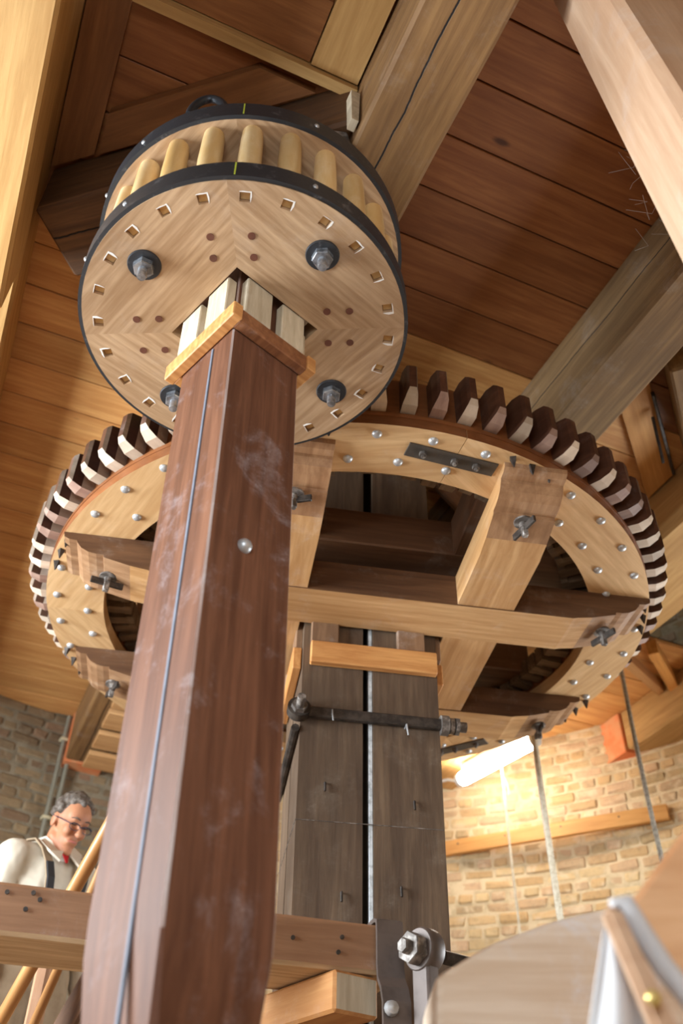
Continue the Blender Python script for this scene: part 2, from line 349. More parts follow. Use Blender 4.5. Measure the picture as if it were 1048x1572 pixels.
# ================================================================ STRUCTURE
def pol(az, r, z): return Vector((MC.x + r*math.cos(R(az)), MC.y + r*math.sin(R(az)), z))
WZ = 5.2
def in_window(az, z, ma=0.0, mz=0.0):
    return any((a0-ma < az < a1+ma or a0-ma < az-360 < a1+ma or a0-ma < az+360 < a1+ma) and z0-mz < z < z1+mz for a0, a1, z0, z1, _ in WINDOWS_AND_FILL)
def wall(name, a0, a1, mat):
    bm = bmesh.new(); zs = sorted({0.0, 3.5, WZ} | {z for q in WINDOWS_AND_FILL for z in q[2:4]})
    azs = list(range(a0, a1+1, 2)); th = .42; vc = {}
    def V(az, z, r):
        k = (az, round(z, 3), r)
        if k not in vc: vc[k] = bm.verts.new(pol(az, r, z))
        return vc[k]
    cell = {}
    for i in range(len(azs)-1):
        for j in range(len(zs)-1): cell[i, j] = not in_window((azs[i]+azs[i+1])/2, (zs[j]+zs[j+1])/2)
    for (i, j), ok in cell.items():
        A, B, z0, z1 = azs[i], azs[i+1], zs[j], zs[j+1]
        if not ok: continue
        bm.faces.new((V(A, z0, MR), V(A, z1, MR), V(B, z1, MR), V(B, z0, MR)))
        bm.faces.new((V(A, z0, MR+th), V(B, z0, MR+th), V(B, z1, MR+th), V(A, z1, MR+th)))
        if not cell.get((i-1, j), False): bm.faces.new((V(A, z0, MR), V(A, z0, MR+th), V(A, z1, MR+th), V(A, z1, MR)))
        if not cell.get((i+1, j), False): bm.faces.new((V(B, z0, MR), V(B, z1, MR), V(B, z1, MR+th), V(B, z0, MR+th)))
        if not cell.get((i, j-1), False): bm.faces.new((V(A, z0, MR), V(B, z0, MR), V(B, z0, MR+th), V(A, z0, MR+th)))
        if not cell.get((i, j+1), False): bm.faces.new((V(A, z1, MR), V(A, z1, MR+th), V(B, z1, MR+th), V(B, z1, MR)))
    bmesh.ops.recalc_face_normals(bm, faces=bm.faces)
    return struct(add(name, mesh_of(bm, name, mat)))
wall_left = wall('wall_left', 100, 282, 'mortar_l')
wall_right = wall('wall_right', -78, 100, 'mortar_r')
def brick_mesh(seed, mat, L=.198, H=.062, D=.05):
    rd = random.Random(seed); b = bmesh.new(); bmesh.ops.create_cube(b, size=1)
    bmesh.ops.scale(b, vec=(D, L, H), verts=b.verts)
    bmesh.ops.bevel(b, geom=list(b.edges), offset=.011, segments=1, profile=.5, affect='EDGES')
    for v in b.verts:
        v.co += Vector((rd.uniform(-.003, .003), rd.uniform(-.008, .008), rd.uniform(-.005, .005)))
    return mesh_of(b, 'brick', mat)
def bricks(parent, mat, a0, a1, zones, seed):
    rd = random.Random(seed); var = [brick_mesh(seed*10+k, mat) for k in range(8)]
    half = [brick_mesh(seed*10+k+50, mat, L=.095) for k in range(4)]
    stuff = bmesh.new(); rows = int(WZ/.0745); dA = math.degrees(.212/MR); cnt = 0
    for r_ in range(rows):
        z = .04 + r_*.0745
        header = (r_ % 3 == 2); step = dA*(.53 if header else 1); az = a0 + (dA*.5 if r_ % 2 else dA*.15) + rd.uniform(-.1, .1)
        while az < a1-step*.4:
            mid = az; az += step
            if in_window(mid, z, .9, .03): continue
            proud = rd.uniform(-.006, .009); dz = rd.uniform(-.003, .003)
            rot = Rz(R(mid)) @ Matrix.Rotation(rd.uniform(-.025, .025), 4, 'X') @ Matrix.Rotation(rd.uniform(-.03, .03), 4, 'Z')
            mw = T(pol(mid, MR+.017-proud, z+dz)) @ rot
            vis = any(b0 <= mid % 360 <= b1 and q0 <= z <= q1 for b0, b1, q0, q1 in zones)
            if vis and cnt < 300:
                add('brick', rd.choice(half if header else var), parent, mw); cnt += 1
            else:
                b = bmesh.new(); bmesh.ops.create_cube(b, size=1)
                bmesh.ops.scale(b, vec=(.05, .097 if header else .198, .062), verts=b.verts); bmesh.ops.transform(b, matrix=mw, verts=b.verts); merge(stuff, b)
    o = add('brickwork', mesh_of(stuff, 'brickwork', mat), parent); o['kind'] = 'stuff'
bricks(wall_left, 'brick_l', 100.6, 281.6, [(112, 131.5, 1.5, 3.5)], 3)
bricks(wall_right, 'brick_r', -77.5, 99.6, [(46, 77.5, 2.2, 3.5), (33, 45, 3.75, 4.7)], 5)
for i, (a0, a1, z0, z1, _) in enumerate(WINDOWS_AND_FILL):  # third frame belongs to the added fill opening
    am = (a0+a1)/2; wn = struct(empty('window_or_fill_%d' % (i+1), T(pol(am, MR+.14, z0)) @ Rz(R(am))))
    hw = (MR+.14)*math.sin(R(a1-a0)/2)-.03; xo = (MR+.14)*(math.cos(R(a1-a0)/2)-1)
    fm = T(pol(am, MR+.14, z0)) @ Rz(R(am)) @ T(xo*.5, 0, 0)
    for z in (.03, (z1-z0)/2, z1-z0-.03): add('glazing_bar', mesh_of(box_bm(.05, 2*hw, .045, .005), 'glazing_bar', 'white_plastic'), wn, fm @ T(0, 0, z))
    for y in (-1, -.34, .34, 1): add('frame_stile', mesh_of(box_bm(.052, .045, z1-z0, .005), 'frame_stile', 'white_plastic'), wn, fm @ T(0, y*hw, (z1-z0)/2))
# floor and the floor of the storey above
bm = bmesh.new(); bmesh.ops.create_circle(bm, cap_ends=True, segments=64, radius=MR+.3); bmesh.ops.translate(bm, vec=(MC.x, MC.y, 0), verts=bm.verts)
fl = struct(add('floor', mesh_of(bm, 'floor', 'floor')))
for k in range(-17, 18):
    y = k*.21; hl = math.sqrt(max(.2, (MR-.06)**2 - y*y))
    add('floor_board', mesh_of(box_bm(2*hl, .204, .03, .003, (0, y, .002)), 'floor_board', 'floor'), fl, T(MC.x, MC.y, -.01) @ Rz(YA))
bm = bmesh.new()
ceil = struct(add('ceiling', mesh_of(box_bm(5.81, 6.9, .02, 0, (-.705, 0, 0)), 'ceiling', 'dark_wood'), None, T(*(MC + Vector((0, 0, ZC+.05)))) @ Rz(YA)))
add('seam_light_stop', mesh_of(box_bm(1.1, 2.3, .02, 0), 'seam_light_stop', 'dark_wood'), ceil, T(EG(3.86, 4.83, ZC+.05)) @ Rz(YA))  # unseen slab added to stop upstairs light leaking through the plank seams
HOLE = (3.30, 4.05, 0.6, 3.66)                              # stair opening at the right: e0, e1, g0, g1
seam = .88 - .2135*8
while seam < CG+MR:
    gm = seam+.2135/2
    if abs(gm-CG) < MR-.02:
        hl = math.sqrt((MR+.05)**2 - (gm-CG)**2); e0, e1 = CE-hl, CE+hl
        spans = []
        cuts = [e0] + sorted(x for x in (random.choice([-.5, .7]), random.choice([1.95, 3.05])) if e0 < x < e1) + [e1]
        for a, b in zip(cuts, cuts[1:]):
            if gm < HOLE[3] and b > HOLE[0]:
                if a < HOLE[0]: spans.append((a, HOLE[0]))
                if b > HOLE[1]: spans.append((HOLE[1], b))
            else: spans.append((a, b))
        for a, b in spans:
            if b-a < .05: continue
            add('ceiling_plank', mesh_of(box_bm(b-a-.003, .2072, .03, .002), 'ceiling_plank', 'ceil_shaded' if gm < 2.15 else 'ceil'), ceil,
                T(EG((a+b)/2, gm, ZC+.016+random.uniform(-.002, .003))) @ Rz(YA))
    seam += .2135
bm = bmesh.new(); bmesh.ops.create_circle(bm, cap_ends=True, segments=64, radius=MR+.42)
up = struct(add('ceiling_upper', mesh_of(bm, 'ceiling_upper', 'dark_wood'), None, T(MC.x, MC.y, WZ)))

# ceiling beams -------------------------------------------------
def gbeam(name, e0, e1, z0, z1, g0, g1, mat, label, wob=.006, mats=None):
    o = beam(name, EG((e0+e1)/2, g0, (z0+z1)/2), EG((e0+e1)/2, g1, (z0+z1)/2), e1-e0, z1-z0, mat, bev=.012, wob=wob)
    return tag(o, label, 'beam', 'oak ceiling beams')
gbeam('ceiling_beam', .567, .825, 3.135, 3.5, -.05, 6.13, 'beam', 'long weathered oak ceiling beam with a wandering crack, beside the lantern gear')
gbeam('ceiling_beam', 1.83, 2.07, 3.135, 3.5, -.25, 5.95, 'beam_side', 'grey oak ceiling beam with chalk marks passing above the right rim of the wheel')
gbeam('ceiling_beam', 2.80, 3.29, 3.20, 3.5, .35, 5.55, 'beam_light', 'broad pale ceiling beam that carries the fluorescent tube')
gbeam('ceiling_beam', 4.05, 4.33, 3.22, 3.5, 2.4, 4.49, 'beam_light', 'short pale ceiling beam with orange painted end set into the brick wall')
gbeam('ceiling_beam', -.66, -.356, 3.2, 3.5, -.1, 6.0, 'beam_light', 'brown ceiling beam along the left edge, above the bright low beam')
b = gbeam('low_beam', -.64, -.350, 2.90, 3.198, -.1, 2.26, 'beam_light', 'bright pale knotty beam hanging low across the upper left corner')
cm = [o for o in col.objects if o.get('label', '').startswith('grey oak ceiling beam with chalk')][0]
M['pencil'] = plain('dark_pencil', srgb(58, 46, 34), .8)
for pts in ([(985, 552), (966, 556), (954, 570), (957, 586), (968, 594), (980, 590), (972, 580), (984, 578)], [(928, 602), (916, 616), (914, 634), (922, 650)], [(950, 618), (938, 632), (930, 640), (942, 644)], [(892, 640), (882, 652), (878, 668), (890, 680), (906, 672)]):
    P = [atz(x, y, 3.137) for x, y in pts]; Q = []
    for i in range(len(P)-1):
        for k in range(4): Q.append(P[i].lerp(P[i+1], k/4))
    Q.append(P[-1])
    for _ in range(2): Q = [Q[0]] + [(Q[i-1]+Q[i]+Q[i+1])/3 for i in range(1, len(Q)-1)] + [Q[-1]]
    add('pencil_mark', mesh_of(tube_bm(Q, .0022, 5), 'pencil_mark', 'pencil'), cm)
# orange painted wall ends
def orange_end(e0, e1, z0, z1, g0, g1, label):
    o = add('painted_beam_end', mesh_of(box_bm(g1-g0, e1-e0, z1-z0, .004), 'painted_beam_end', 'orange'), None, T(EG((e0+e1)/2, (g0+g1)/2, (z0+z1)/2)) @ Rz(YA+PI/2))
    tag(o, label, 'beam end')
orange_end(4.035, 4.345, 3.205, 3.5, 4.492, 4.78, 'orange painted end block of the beam in the sunlit wall at right')
orange_end(.562, .832, 3.125, 3.5, 6.132, 6.30, 'orange painted beam end above the man, in the grey wall')
# diagonal cross beam that carries the top of the spindle
d = Vector((.767, -.642)); nrm = Vector((.642, .767))
p0 = Vector((-.353, 2.03)) + nrm*.15; L = .90/.767
p1 = p0 + d*L
o = beam('cross_beam', EG(p0.x, p0.y, 3.36), EG(p1.x, p1.y, 3.36), .30, .278, 'beam_dark', bev=.012, wob=.006)
tag(o, 'dark cracked oak beam set diagonally above the lantern gear', 'beam')
def flat_board(name, poly, z0, z1, mat, label, cat='board', ang=0):
    c = Vector((sum(p[0] for p in poly)/len(poly), sum(p[1] for p in poly)/len(poly)))
    ca, sa = math.cos(-ang), math.sin(-ang)
    q = [((x-c.x)*ca-(y-c.y)*sa, (x-c.x)*sa+(y-c.y)*ca) for x, y in poly]
    o = add(name, mesh_of(prism_bm(q, 0, z1-z0), name, mat), None, T(EG(c.x, c.y, z0)) @ Rz(YA+ang))
    return tag(o, label, cat)
flat_board('diagonal_board', [(-.20, 1.71), (.23, 1.345), (.435, 1.345), (-.20, 1.875)], 3.455, 3.499, 'hatch', 'diagonal brown board with a pale sawn edge behind the lantern gear', ang=R(-42))
flat_board('cover_strip', [(-.35, .2), (-.215, .2), (-.215, 1.888), (-.35, 2.0)], 3.466, 3.499, 'hatch', 'reddish cover board along the low bright beam', ang=PI/2)
flat_board('hatch_lip', [(-.213, 1.268), (.56, 1.268), (.56, 1.305), (-.213, 1.305)], 3.43, 3.499, 'beam_light', 'thin pale batten edging the ceiling hatch')
flat_board('hatch_board', [(.385, .1), (.556, .1), (.556, 1.262), (.385, 1.262)], 3.455, 3.499, 'beam_light', 'light brown board beside the hatch, ending at the thin pale batten', ang=PI/2)
flat_board('hatch_board', [(-.21, 1.06), (.38, 1.06), (.38, 1.264), (-.21, 1.264)], 3.470, 3.499, 'hatch', 'deep orange pine board inside the ceiling hatch')
# right of the second beam: diagonal trimming round the stair opening
flat_board('diagonal_board', [(2.09, 1.95), (2.30, 2.13), (2.78, 2.56), (2.78, 2.36), (2.30, 1.93), (2.09, 1.73)], 3.458, 3.499, 'plank', 'diagonal pine board right of the chalk-marked beam', ang=R(42))
o = beam('diagonal_brace', EG(2.20, 1.60, 3.33), EG(2.69, 2.055, 3.33), .20, .30, 'beam_side', wob=.004); tag(o, 'grey oak brace running diagonally at the right edge', 'beam')
o = beam('iron_latch', EG(2.33, 1.955, 3.43), EG(2.75, 2.33, 3.43), .016, .03, 'iron_dark', bev=.003); tag(o, 'thin black iron bar along the diagonal brace', 'latch')
o = beam('iron_hook', EG(2.42, 2.07, 3.43), EG(2.55, 2.20, 3.30), .014, .014, 'iron_dark', bev=.003); tag(o, 'small black iron hook under the diagonal brace', 'hook')
flat_board('stair_trim', [(3.64, 3.68), (3.68, 3.63), (4.05, 3.90), (4.05, 3.98)], 3.40, 3.498, 'plank', 'diagonal orange trim board of the stair opening', ang=R(38))
flat_board('stair_trim', [(3.32, 3.67), (4.04, 4.02), (4.04, 4.08), (3.32, 3.74)], 3.42, 3.498, 'stair', 'pale trim board below the diagonal orange one', ang=R(26))
o = beam('hoist_brace', atz(668, 730, 3.46), atz(726, 790, 3.18), .05, .10, 'bridge'); tag(o, 'short pale brace seen in the dark opening of the wheel', 'brace')

# ================================================================ GREAT SPUR WHEEL
TH = R(8.5); WC = Vector((.033, 3.325, 0)); MW = T(WC) @ Rz(TH)
UO = .055                                                  # hub offset along u
wheel = empty('great_spur_wheel', T(WC.x, WC.y, 2.36) @ Rz(TH))
tag(wheel, 'great horizontal wooden spur wheel with many cogs, on the upright shaft', 'gear wheel')
def wmat(ang, r=0, z=0): return T(WC) @ Rz(ang) @ T(r, 0, z)      # ang in world azimuth
RI, RO = 1.035, 1.267
joints = [-172, -118, -72.5, -8, 59.5, 125, 188]
for a, b in zip(joints, joints[1:]):
    mid, hw = R((a+b)/2), R((b-a)/2) - .0009
    b = sector_bm(RI, RO, -hw, hw, 2.5, 2.562, 24); b.normal_update()
    for f in b.faces:
        c_ = f.calc_center_median()
        if abs(f.normal.z) < .5 and math.hypot(c_.x, c_.y) > RO-.01: f.material_index = 1
    add('rim_segment', mesh_of(b, 'rim_segment', ['ring', 'core']), wheel, wmat(mid))
    add('rim_core', mesh_of(sector_bm(RI+.012, RO-.008, -hw, hw, 2.563, 2.735, 24), 'rim_core', 'core'), wheel, wmat(mid+R(20)))
    add('rim_moulding', mesh_of(sector_bm(RO-.003, RO+.003, -hw, hw, 2.540, 2.556, 24), 'rim_moulding', 'core'), wheel, wmat(mid+R(20)))
def tooth_mesh(seed):
    rd = random.Random(seed); bm = bmesh.new()
    xs = [-.02, .040, .078, .092]; ws = [.0255, .0255, .0185, .012]
    zb = [-.040, -.044, -.030, -.012]; zt = [.115, .115, .108, .094]
    secs = []
    for x, w_, a, b in zip(xs, ws, zb, zt):
        j = rd.uniform(-.0012, .0012)
        secs.append([bm.verts.new((x, -w_+j, a)), bm.verts.new((x, w_+j, a)), bm.verts.new((x, w_+j, b)), bm.verts.new((x, -w_+j, b))])
    for k in range(3):
        A, B = secs[k], secs[k+1]
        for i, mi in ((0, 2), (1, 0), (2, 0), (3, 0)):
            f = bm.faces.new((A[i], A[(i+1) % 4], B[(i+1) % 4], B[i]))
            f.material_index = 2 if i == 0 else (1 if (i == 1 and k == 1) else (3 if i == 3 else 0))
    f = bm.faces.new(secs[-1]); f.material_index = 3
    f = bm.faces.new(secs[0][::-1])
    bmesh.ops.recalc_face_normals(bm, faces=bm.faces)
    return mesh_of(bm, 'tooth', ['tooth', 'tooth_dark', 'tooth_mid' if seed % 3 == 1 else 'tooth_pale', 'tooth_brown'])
def shank_mesh(seed):                                      # the shank passes the rim and shows inside
    rd = random.Random(seed); z = rd.uniform(-.01, .01); x = rd.uniform(-.335, -.315)
    poly = [(-.228, -.023), (-.228, .023), (x+.03, .023), (x+.028, .029), (x, .027), (x, -.027), (x+.028, -.029), (x+.03, -.023)]
    return mesh_of(prism_bm(poly, -.028+z, .052+z), 'tooth_shank', 'tail')
sm_ = [shank_mesh(k+30) for k in range(6)]
tm = [tooth_mesh(k) for k in range(9)]; tr = random.Random(21)
rv = mesh_of(lathe_bm([(.0001, -.012), (.008, -.011), (.0145, -.007), (.0175, -.001), (.0175, .002)], 14), 'rivet', 'zinc', True)
def arm_here(az):                                          # is an arm end under the rim at this azimuth
    p = Vector((math.cos(az-TH)*1.16, math.sin(az-TH)*1.16)); 
    return any(abs(p.x-UO-c) < .125 for c in (.405, -.405)) or any(abs(p.y-c) < .125 for c in (.405, -.405))
for k in range(80):
    az = R(-14.3 + 4.5*k)
    add('tooth', tr.choice(tm), wheel, wmat(az, RO, 2.608) @ Matrix.Rotation(random.uniform(-.02, .02), 4, 'X'))
    add('tooth_shank', sm_[k % 6], wheel, wmat(az, RO, 2.608))
    rr = 1.222 if k % 2 == 0 else 1.10
    if not arm_here(az) or rr > 1.2: add('rivet', rv, wheel, wmat(az, rr, 2.499))
# clasp arms
def arm_bm(hw, z0, z1):
    half = [(.82, 0), (.835, .004), (.90, .014), (1.00, .040), (1.004, .052), (1.03, .052), (1.06, .058), (1.09, .074), (1.108, .096), (1.112, .106), (1.14, .108), (1.16, .118), (1.165, z1-z0)]
    prof = [(-x, z) for x, z in reversed(half)] + half
    poly = [(x, z) for x, z in prof]
    b = prism_bm(poly, -hw, hw)
    bmesh.ops.rotate(b, cent=(0, 0, 0), matrix=Matrix.Rotation(PI/2, 3, 'X'), verts=b.verts)
    b.normal_update()
    for f in b.faces:
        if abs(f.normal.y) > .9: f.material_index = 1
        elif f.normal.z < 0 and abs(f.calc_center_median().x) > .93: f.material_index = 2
    return b
tb = bmesh.new(); merge(tb, lathe_bm([(.034, .0), (.034, -.007), (.015, -.009), (.015, -.03)], 16)); merge(tb, box_bm(.023, .021, .056, .004, (0, 0, -.040)))
bmesh.ops.recalc_face_normals(tb, faces=tb.faces); tbm = mesh_of(tb, 'bolt', 'iron_dusty', True)
keym = mesh_of(box_bm(.125, .012, .026, .002), 'cotter_key', 'iron_dark')
spk = mesh_of(cyl_bm(.019, .05, 4, r2=.002), 'spike', 'iron_dark')
M['arm_end'] = wood('stained_arm_end', srgb(136, 98, 68), srgb(190, 150, 112), .42, 1, 10, stain=.35, bump=.15, dust=.4, dustcol=srgb(206, 190, 172))
for ax_, off, z0 in (('u', -.395, 2.36), ('u', .405, 2.36), ('v', UO+.41, 2.365), ('v', UO-.40, 2.365)):
    mw = MW @ (T(0 if ax_ == 'u' else off, off if ax_ == 'u' else 0, z0) @ (Rz(0) if ax_ == 'u' else Rz(PI/2)))
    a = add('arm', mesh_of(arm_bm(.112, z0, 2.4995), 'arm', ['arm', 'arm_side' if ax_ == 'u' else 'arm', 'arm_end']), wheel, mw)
    if ax_ == 'u': a['label'] = 'clasp arm with dark shade-coloured sides and moulded ends'
    for s in (-1, 1):
        t_ = add('bolt', tbm, a, mw @ T(s*.985, 0, .035) @ Rz(random.uniform(-.4, .4)))
        add('cotter_key', keym, a, mw @ T(s*.985, 0, .005) @ Rz(random.choice([.3, 1.2, 1.5, 2.0])))
    for s in (-1, 1):
        for j in (-.085, 0, .085):
            q = mw @ Vector((s*1.2, j, 0)); 
            q2 = Vector((q.x-WC.x, q.y-WC.y))
            q2 = q2.normalized()*1.245
            add('spike', spk, wheel, T(WC.x+q2.x, WC.y+q2.y, 2.485) @ Matrix.Rotation(PI, 4, 'X') @ Rz(random.random()))
for ax_, off in (('u', -.395), ('u', .405), ('v', UO+.41), ('v', UO-.40)):
    mw = MW @ (T(0 if ax_ == 'u' else off, off if ax_ == 'u' else 0, 2.70 if ax_ == 'u' else 2.702) @ (Rz(0) if ax_ == 'u' else Rz(PI/2)))
    add('upper_arm', mesh_of(box_bm(1.88, .224, .176, .006), 'upper_arm', 'arm_side'), wheel, mw)
# iron joint plates
nutm = mesh_of(lathe_bm([(.0001, -.022), (.007, -.022), (.007, -.014), (.0135, -.014), (.0135, 0)], 6), 'nut', 'iron_dusty')
for az in (-73, 59.5):
    mw = wmat(R(az), 1.158, 2.498)
    p = add('joint_plate', mesh_of(box_bm(.062, .325, .006, .001), 'joint_plate', 'plate'), wheel, mw)
    for y in (-.105, .01, .09): add('nut', nutm, p, mw @ T(0, y, -.002))

# ================================================================ UPRIGHT SHAFT
HC = WC + Vector((math.cos(TH), math.sin(TH), 0))*UO; MS = T(HC.x, HC.y, 0) @ Rz(TH)
shaft = empty('upright_shaft', MS)
tag(shaft, 'dark square upright shaft of four oak timbers with a black gap, behind the spindle', 'shaft')
def timber_bm(x0, x1, y0, y1, z0, z1, tp):
    bm = bmesh.new(); n = 8; rows = []
    for i in range(n+1):
        z = z0+(z1-z0)*i/n; s = 1-tp*(1-min(1, z/2.4))
        rows.append([bm.verts.new((x*s, y*s, z)) for x, y in ((x0, y0), (x1, y0), (x1, y1), (x0, y1))])
    for A, B in zip(rows, rows[1:]):
        for k in range(4): bm.faces.new((A[k], A[(k+1) % 4], B[(k+1) % 4], B[k]))
    bm.faces.new(rows[0][::-1]); bm.faces.new(rows[-1])
    bmesh.ops.bevel(bm, geom=[e for e in bm.edges if abs(e.verts[0].co.z-e.verts[1].co.z) > .05], offset=.006, segments=1, affect='EDGES')
    bmesh.ops.recalc_face_normals(bm, faces=bm.faces)
    return bm
HS, GAP = .267, .014
for sx, sy in ((-1, -1), (1, -1), (-1, 1), (1, 1)):
    x0, x1 = sorted((sx*HS-.0, -.030 if sx < 0 else .010)); y0, y1 = sorted((sy*HS, sy*.012))
    add('shaft_timber', mesh_of(timber_bm(x0, x1, y0, y1, .0, 3.49, .06), 'shaft_timber', 'shaft'), shaft, MS)
o = add('gap_filler', mesh_of(box_bm(.015, .03, 2.3, .002), 'gap_filler', 'glue'), shaft, MS @ T(.001, -.240, 1.25)); o['label'] = 'pale strip of filler along the gap'
# collar battens, wedges
for k in range(4):
    rot = MS @ Rz(k*PI/2)
    add('batten', mesh_of(box_bm(.50 if k % 2 == 0 else .46, .035, .095, .004), 'batten', 'batten'), shaft, rot @ T(.01, -HS-.019, 2.222))
    for x in (-.185, .16):
        add('wedge', mesh_of(box_bm(.11, .03, .16, .004), 'wedge', 'wedge_old'), shaft, rot @ T(x, -HS-.012, 2.352-.0))
bar_z = 1.965
rot = MS
b = bmesh.new(); merge(b, box_bm(.56, .028, .040, .005, (-.005, 0, 0)))
add('clamp_bar', mesh_of(b, 'clamp_bar', 'iron_dark'), shaft, rot @ T(0, -HS-.016, bar_z))
ey = add('clamp_eye', mesh_of(lathe_bm([(.018, -.018), (.043, -.018), (.043, .018), (.018, .018)], 18, True), 'clamp_eye', 'iron_dark', True), shaft, rot @ T(-.275, -HS-.03, bar_z) @ Matrix.Rotation(R(80), 4, 'X'))
add('nut', mesh_of(lathe_bm([(.0001, -.02), (.030, -.02), (.030, .012), (.0001, .012)], 6), 'nut', 'iron_dusty'), ey, rot @ T(-.275, -HS-.055, bar_z) @ Matrix.Rotation(R(80), 4, 'X'))
add('stud', mesh_of(lathe_bm([(.0001, -.03), (.013, -.03), (.015, -.024), (.015, .03), (.0001, .03)], 12), 'stud', 'iron_dusty', True), ey, rot @ T(-.275, -HS-.09, bar_z) @ Matrix.Rotation(R(80), 4, 'X'))
nb = bmesh.new()
for x, r_, h in ((.278, .038, .03), (.306, .030, .016), (.326, .036, .014), (.348, .020, .03)):
    c = lathe_bm([(.0001, -h/2), (r_, -h/2), (r_, h/2), (.0001, h/2)], 6 if r_ == .036 else 14); bmesh.ops.rotate(c, cent=(0, 0, 0), matrix=Matrix.Rotation(PI/2, 3, 'Y'), verts=c.verts); bmesh.ops.translate(c, vec=(x, 0, 0), verts=c.verts); merge(nb, c)
add('nut_stack', mesh_of(nb, 'nut_stack', 'iron_dusty', True), shaft, rot @ T(0, -HS-.012, bar_z))
add('clamp_bar', mesh_of(tube_bm([(0, -.27, 0), (0, 0, -.01), (0, .29, -.03)], .016, 8), 'clamp_bar', 'iron_dark', True), shaft, rot @ T(-HS-.014, 0, bar_z-.06))
hook = mesh_of(tube_bm([(0, 0, .02), (0, -.035, .02), (0, -.04, 0), (.004, -.038, -.025)], .003, 6), 'wire_hook', 'zinc', True)
for x, z in ((-.15, bar_z-.01), (.13, bar_z-.04)): add('wire_hook', hook, shaft, MS @ T(x, -HS+.003, z))
nail = mesh_of(tube_bm([(0, .01, 0), (0, -.012, .002), (0, -.016, -.03)], .004, 6), 'bent_nail', 'iron_dark', True)
for x, z in ((-.165, 1.70), (.155, 1.66), (.10, 1.36), (-.1, 1.33)): add('bent_nail', nail, shaft, MS @ T(x, -HS*.97, z))
add('wire_band', mesh_of(tube_bm([(-.262, -.262, 0), (.258, -.262, .004), (.258, .262, 0), (-.262, .262, 0), (-.262, -.262, 0)], .0016, 5), 'wire_band', 'iron_dusty'), shaft, MS @ T(0, 0, 1.566))

# ================================================================ LANTERN GEAR AND SPINDLE
LN = Vector((-.025, .025, 1)).normalized(); LX = Vector((math.cos(R(-92)), math.sin(R(-92)), 0)); LO = Vector((-.288, 1.6185, 2.401))
ML = frame(LO, LX - LN*LX.dot(LN), LN)                      # x points to the camera-side corner of the square spindle
ML = Matrix(ML)
lantern = empty('lantern_gear', ML); tag(lantern, 'wooden lantern gear of two iron-hooped discs joined by round staves', 'lantern gear')
LR, HOLEH = .457, .147
SA = [5.7 + 15*k for k in range(24)]
def disc_plank_bm(z0, z1, q, holes=True):
    """quarter disc whose centre line is local +x; straight sides on the diagonals"""
    bm = bmesh.new(); n = 22; eps = .0008
    out = [(LR-.002)*Vector((math.cos(a), math.sin(a))) for a in [R(-45)+R(90)*i/n for i in range(n+1)]]
    out += [Vector((HOLEH, HOLEH)), Vector((HOLEH, -HOLEH))]
    loops = [out]
    if holes:
        for a in SA:
            la = (a - q) % 360
            if la > 180: la -= 360
            if -43.5 < la < 43.5:
                c = .411*Vector((math.cos(R(la)), math.sin(R(la)))); t = R(la)+R(2); h = .0135
                loops.append([c + Vector((x*math.cos(t)-y*math.sin(t), x*math.sin(t)+y*math.cos(t))) for x, y in ((-h, -h), (h, -h), (h, h), (-h, h))])
    es = []
    for L in loops:
        vs_ = [bm.verts.new((p.x, p.y, z0)) for p in L]
        es += [bm.edges.new((vs_[i], vs_[(i+1) % len(vs_)])) for i in range(len(vs_))]
    bmesh.ops.triangle_fill(bm, use_beauty=True, use_dissolve=False, edges=es)
    r_ = bmesh.ops.extrude_face_region(bm, geom=list(bm.faces))
    bmesh.ops.translate(bm, vec=(0, 0, z1-z0), verts=[v for v in r_['geom'] if isinstance(v, bmesh.types.BMVert)])
    bmesh.ops.recalc_face_normals(bm, faces=bm.faces)
    return bm
for q in (45, 135, 225, 315):
    add('disc_plank', mesh_of(disc_plank_bm(0, .074, q), 'disc_plank', 'disc'), lantern, ML @ Rz(R(q)))
    add('disc_plank', mesh_of(disc_plank_bm(.345, .419, q, False), 'disc_plank', 'disc'), lantern, ML @ Rz(R(q)))
def hoop_mesh(z0, z1):
    return mesh_of(lathe_bm([(LR-.003, z0), (LR+.009, z0+.001), (LR+.010, z1-.001), (LR-.003, z1)], 96, True), 'iron_hoop', 'iron', True)
h1 = add('iron_hoop', hoop_mesh(.003, .073), lantern, ML); h2 = add('iron_hoop', hoop_mesh(.345, .418), lantern, ML)
M['mark'] = plain('yellow_green_paint_mark', srgb(170, 180, 60), .6)
for hh, zz in ((h1, .038), (h2, .382)):
    a = R(2.5); o = add('paint_mark', mesh_of(box_bm(.002, .004, .06, 0), 'paint_mark', 'mark'), hh, ML @ Rz(a) @ T(LR+.0105, 0, zz)); o['label'] = 'yellow green tick of paint'
studm = mesh_of(lathe_bm([(.0001, .006), (.006, .004), (.008, 0)], 10), 'hoop_nail', 'zinc', True)
for hh, zz in ((h1, .04), (h2, .385)):
    for a in (-62, -36, 28, 118): add('hoop_nail', studm, hh, ML @ Rz(R(a)) @ T(LR+.009, 0, zz) @ Matrix.Rotation(PI/2, 4, 'Y'))
stv = bmesh.new(); merge(stv, lathe_bm([(.029, .07), (.0315, .11), (.0325, .2), (.031, .30), (.029, .347)], 20)); merge(stv, box_bm(.0262, .0262, .066, .001, (0, 0, .012+.033)))
stm = mesh_of(stv, 'stave', 'stave', True)
for i, a in enumerate(SA): add('stave', stm, lantern, ML @ Rz(R(a)) @ T(.411, 0, 0) @ Rz(R(2)))
fr = random.Random(3)
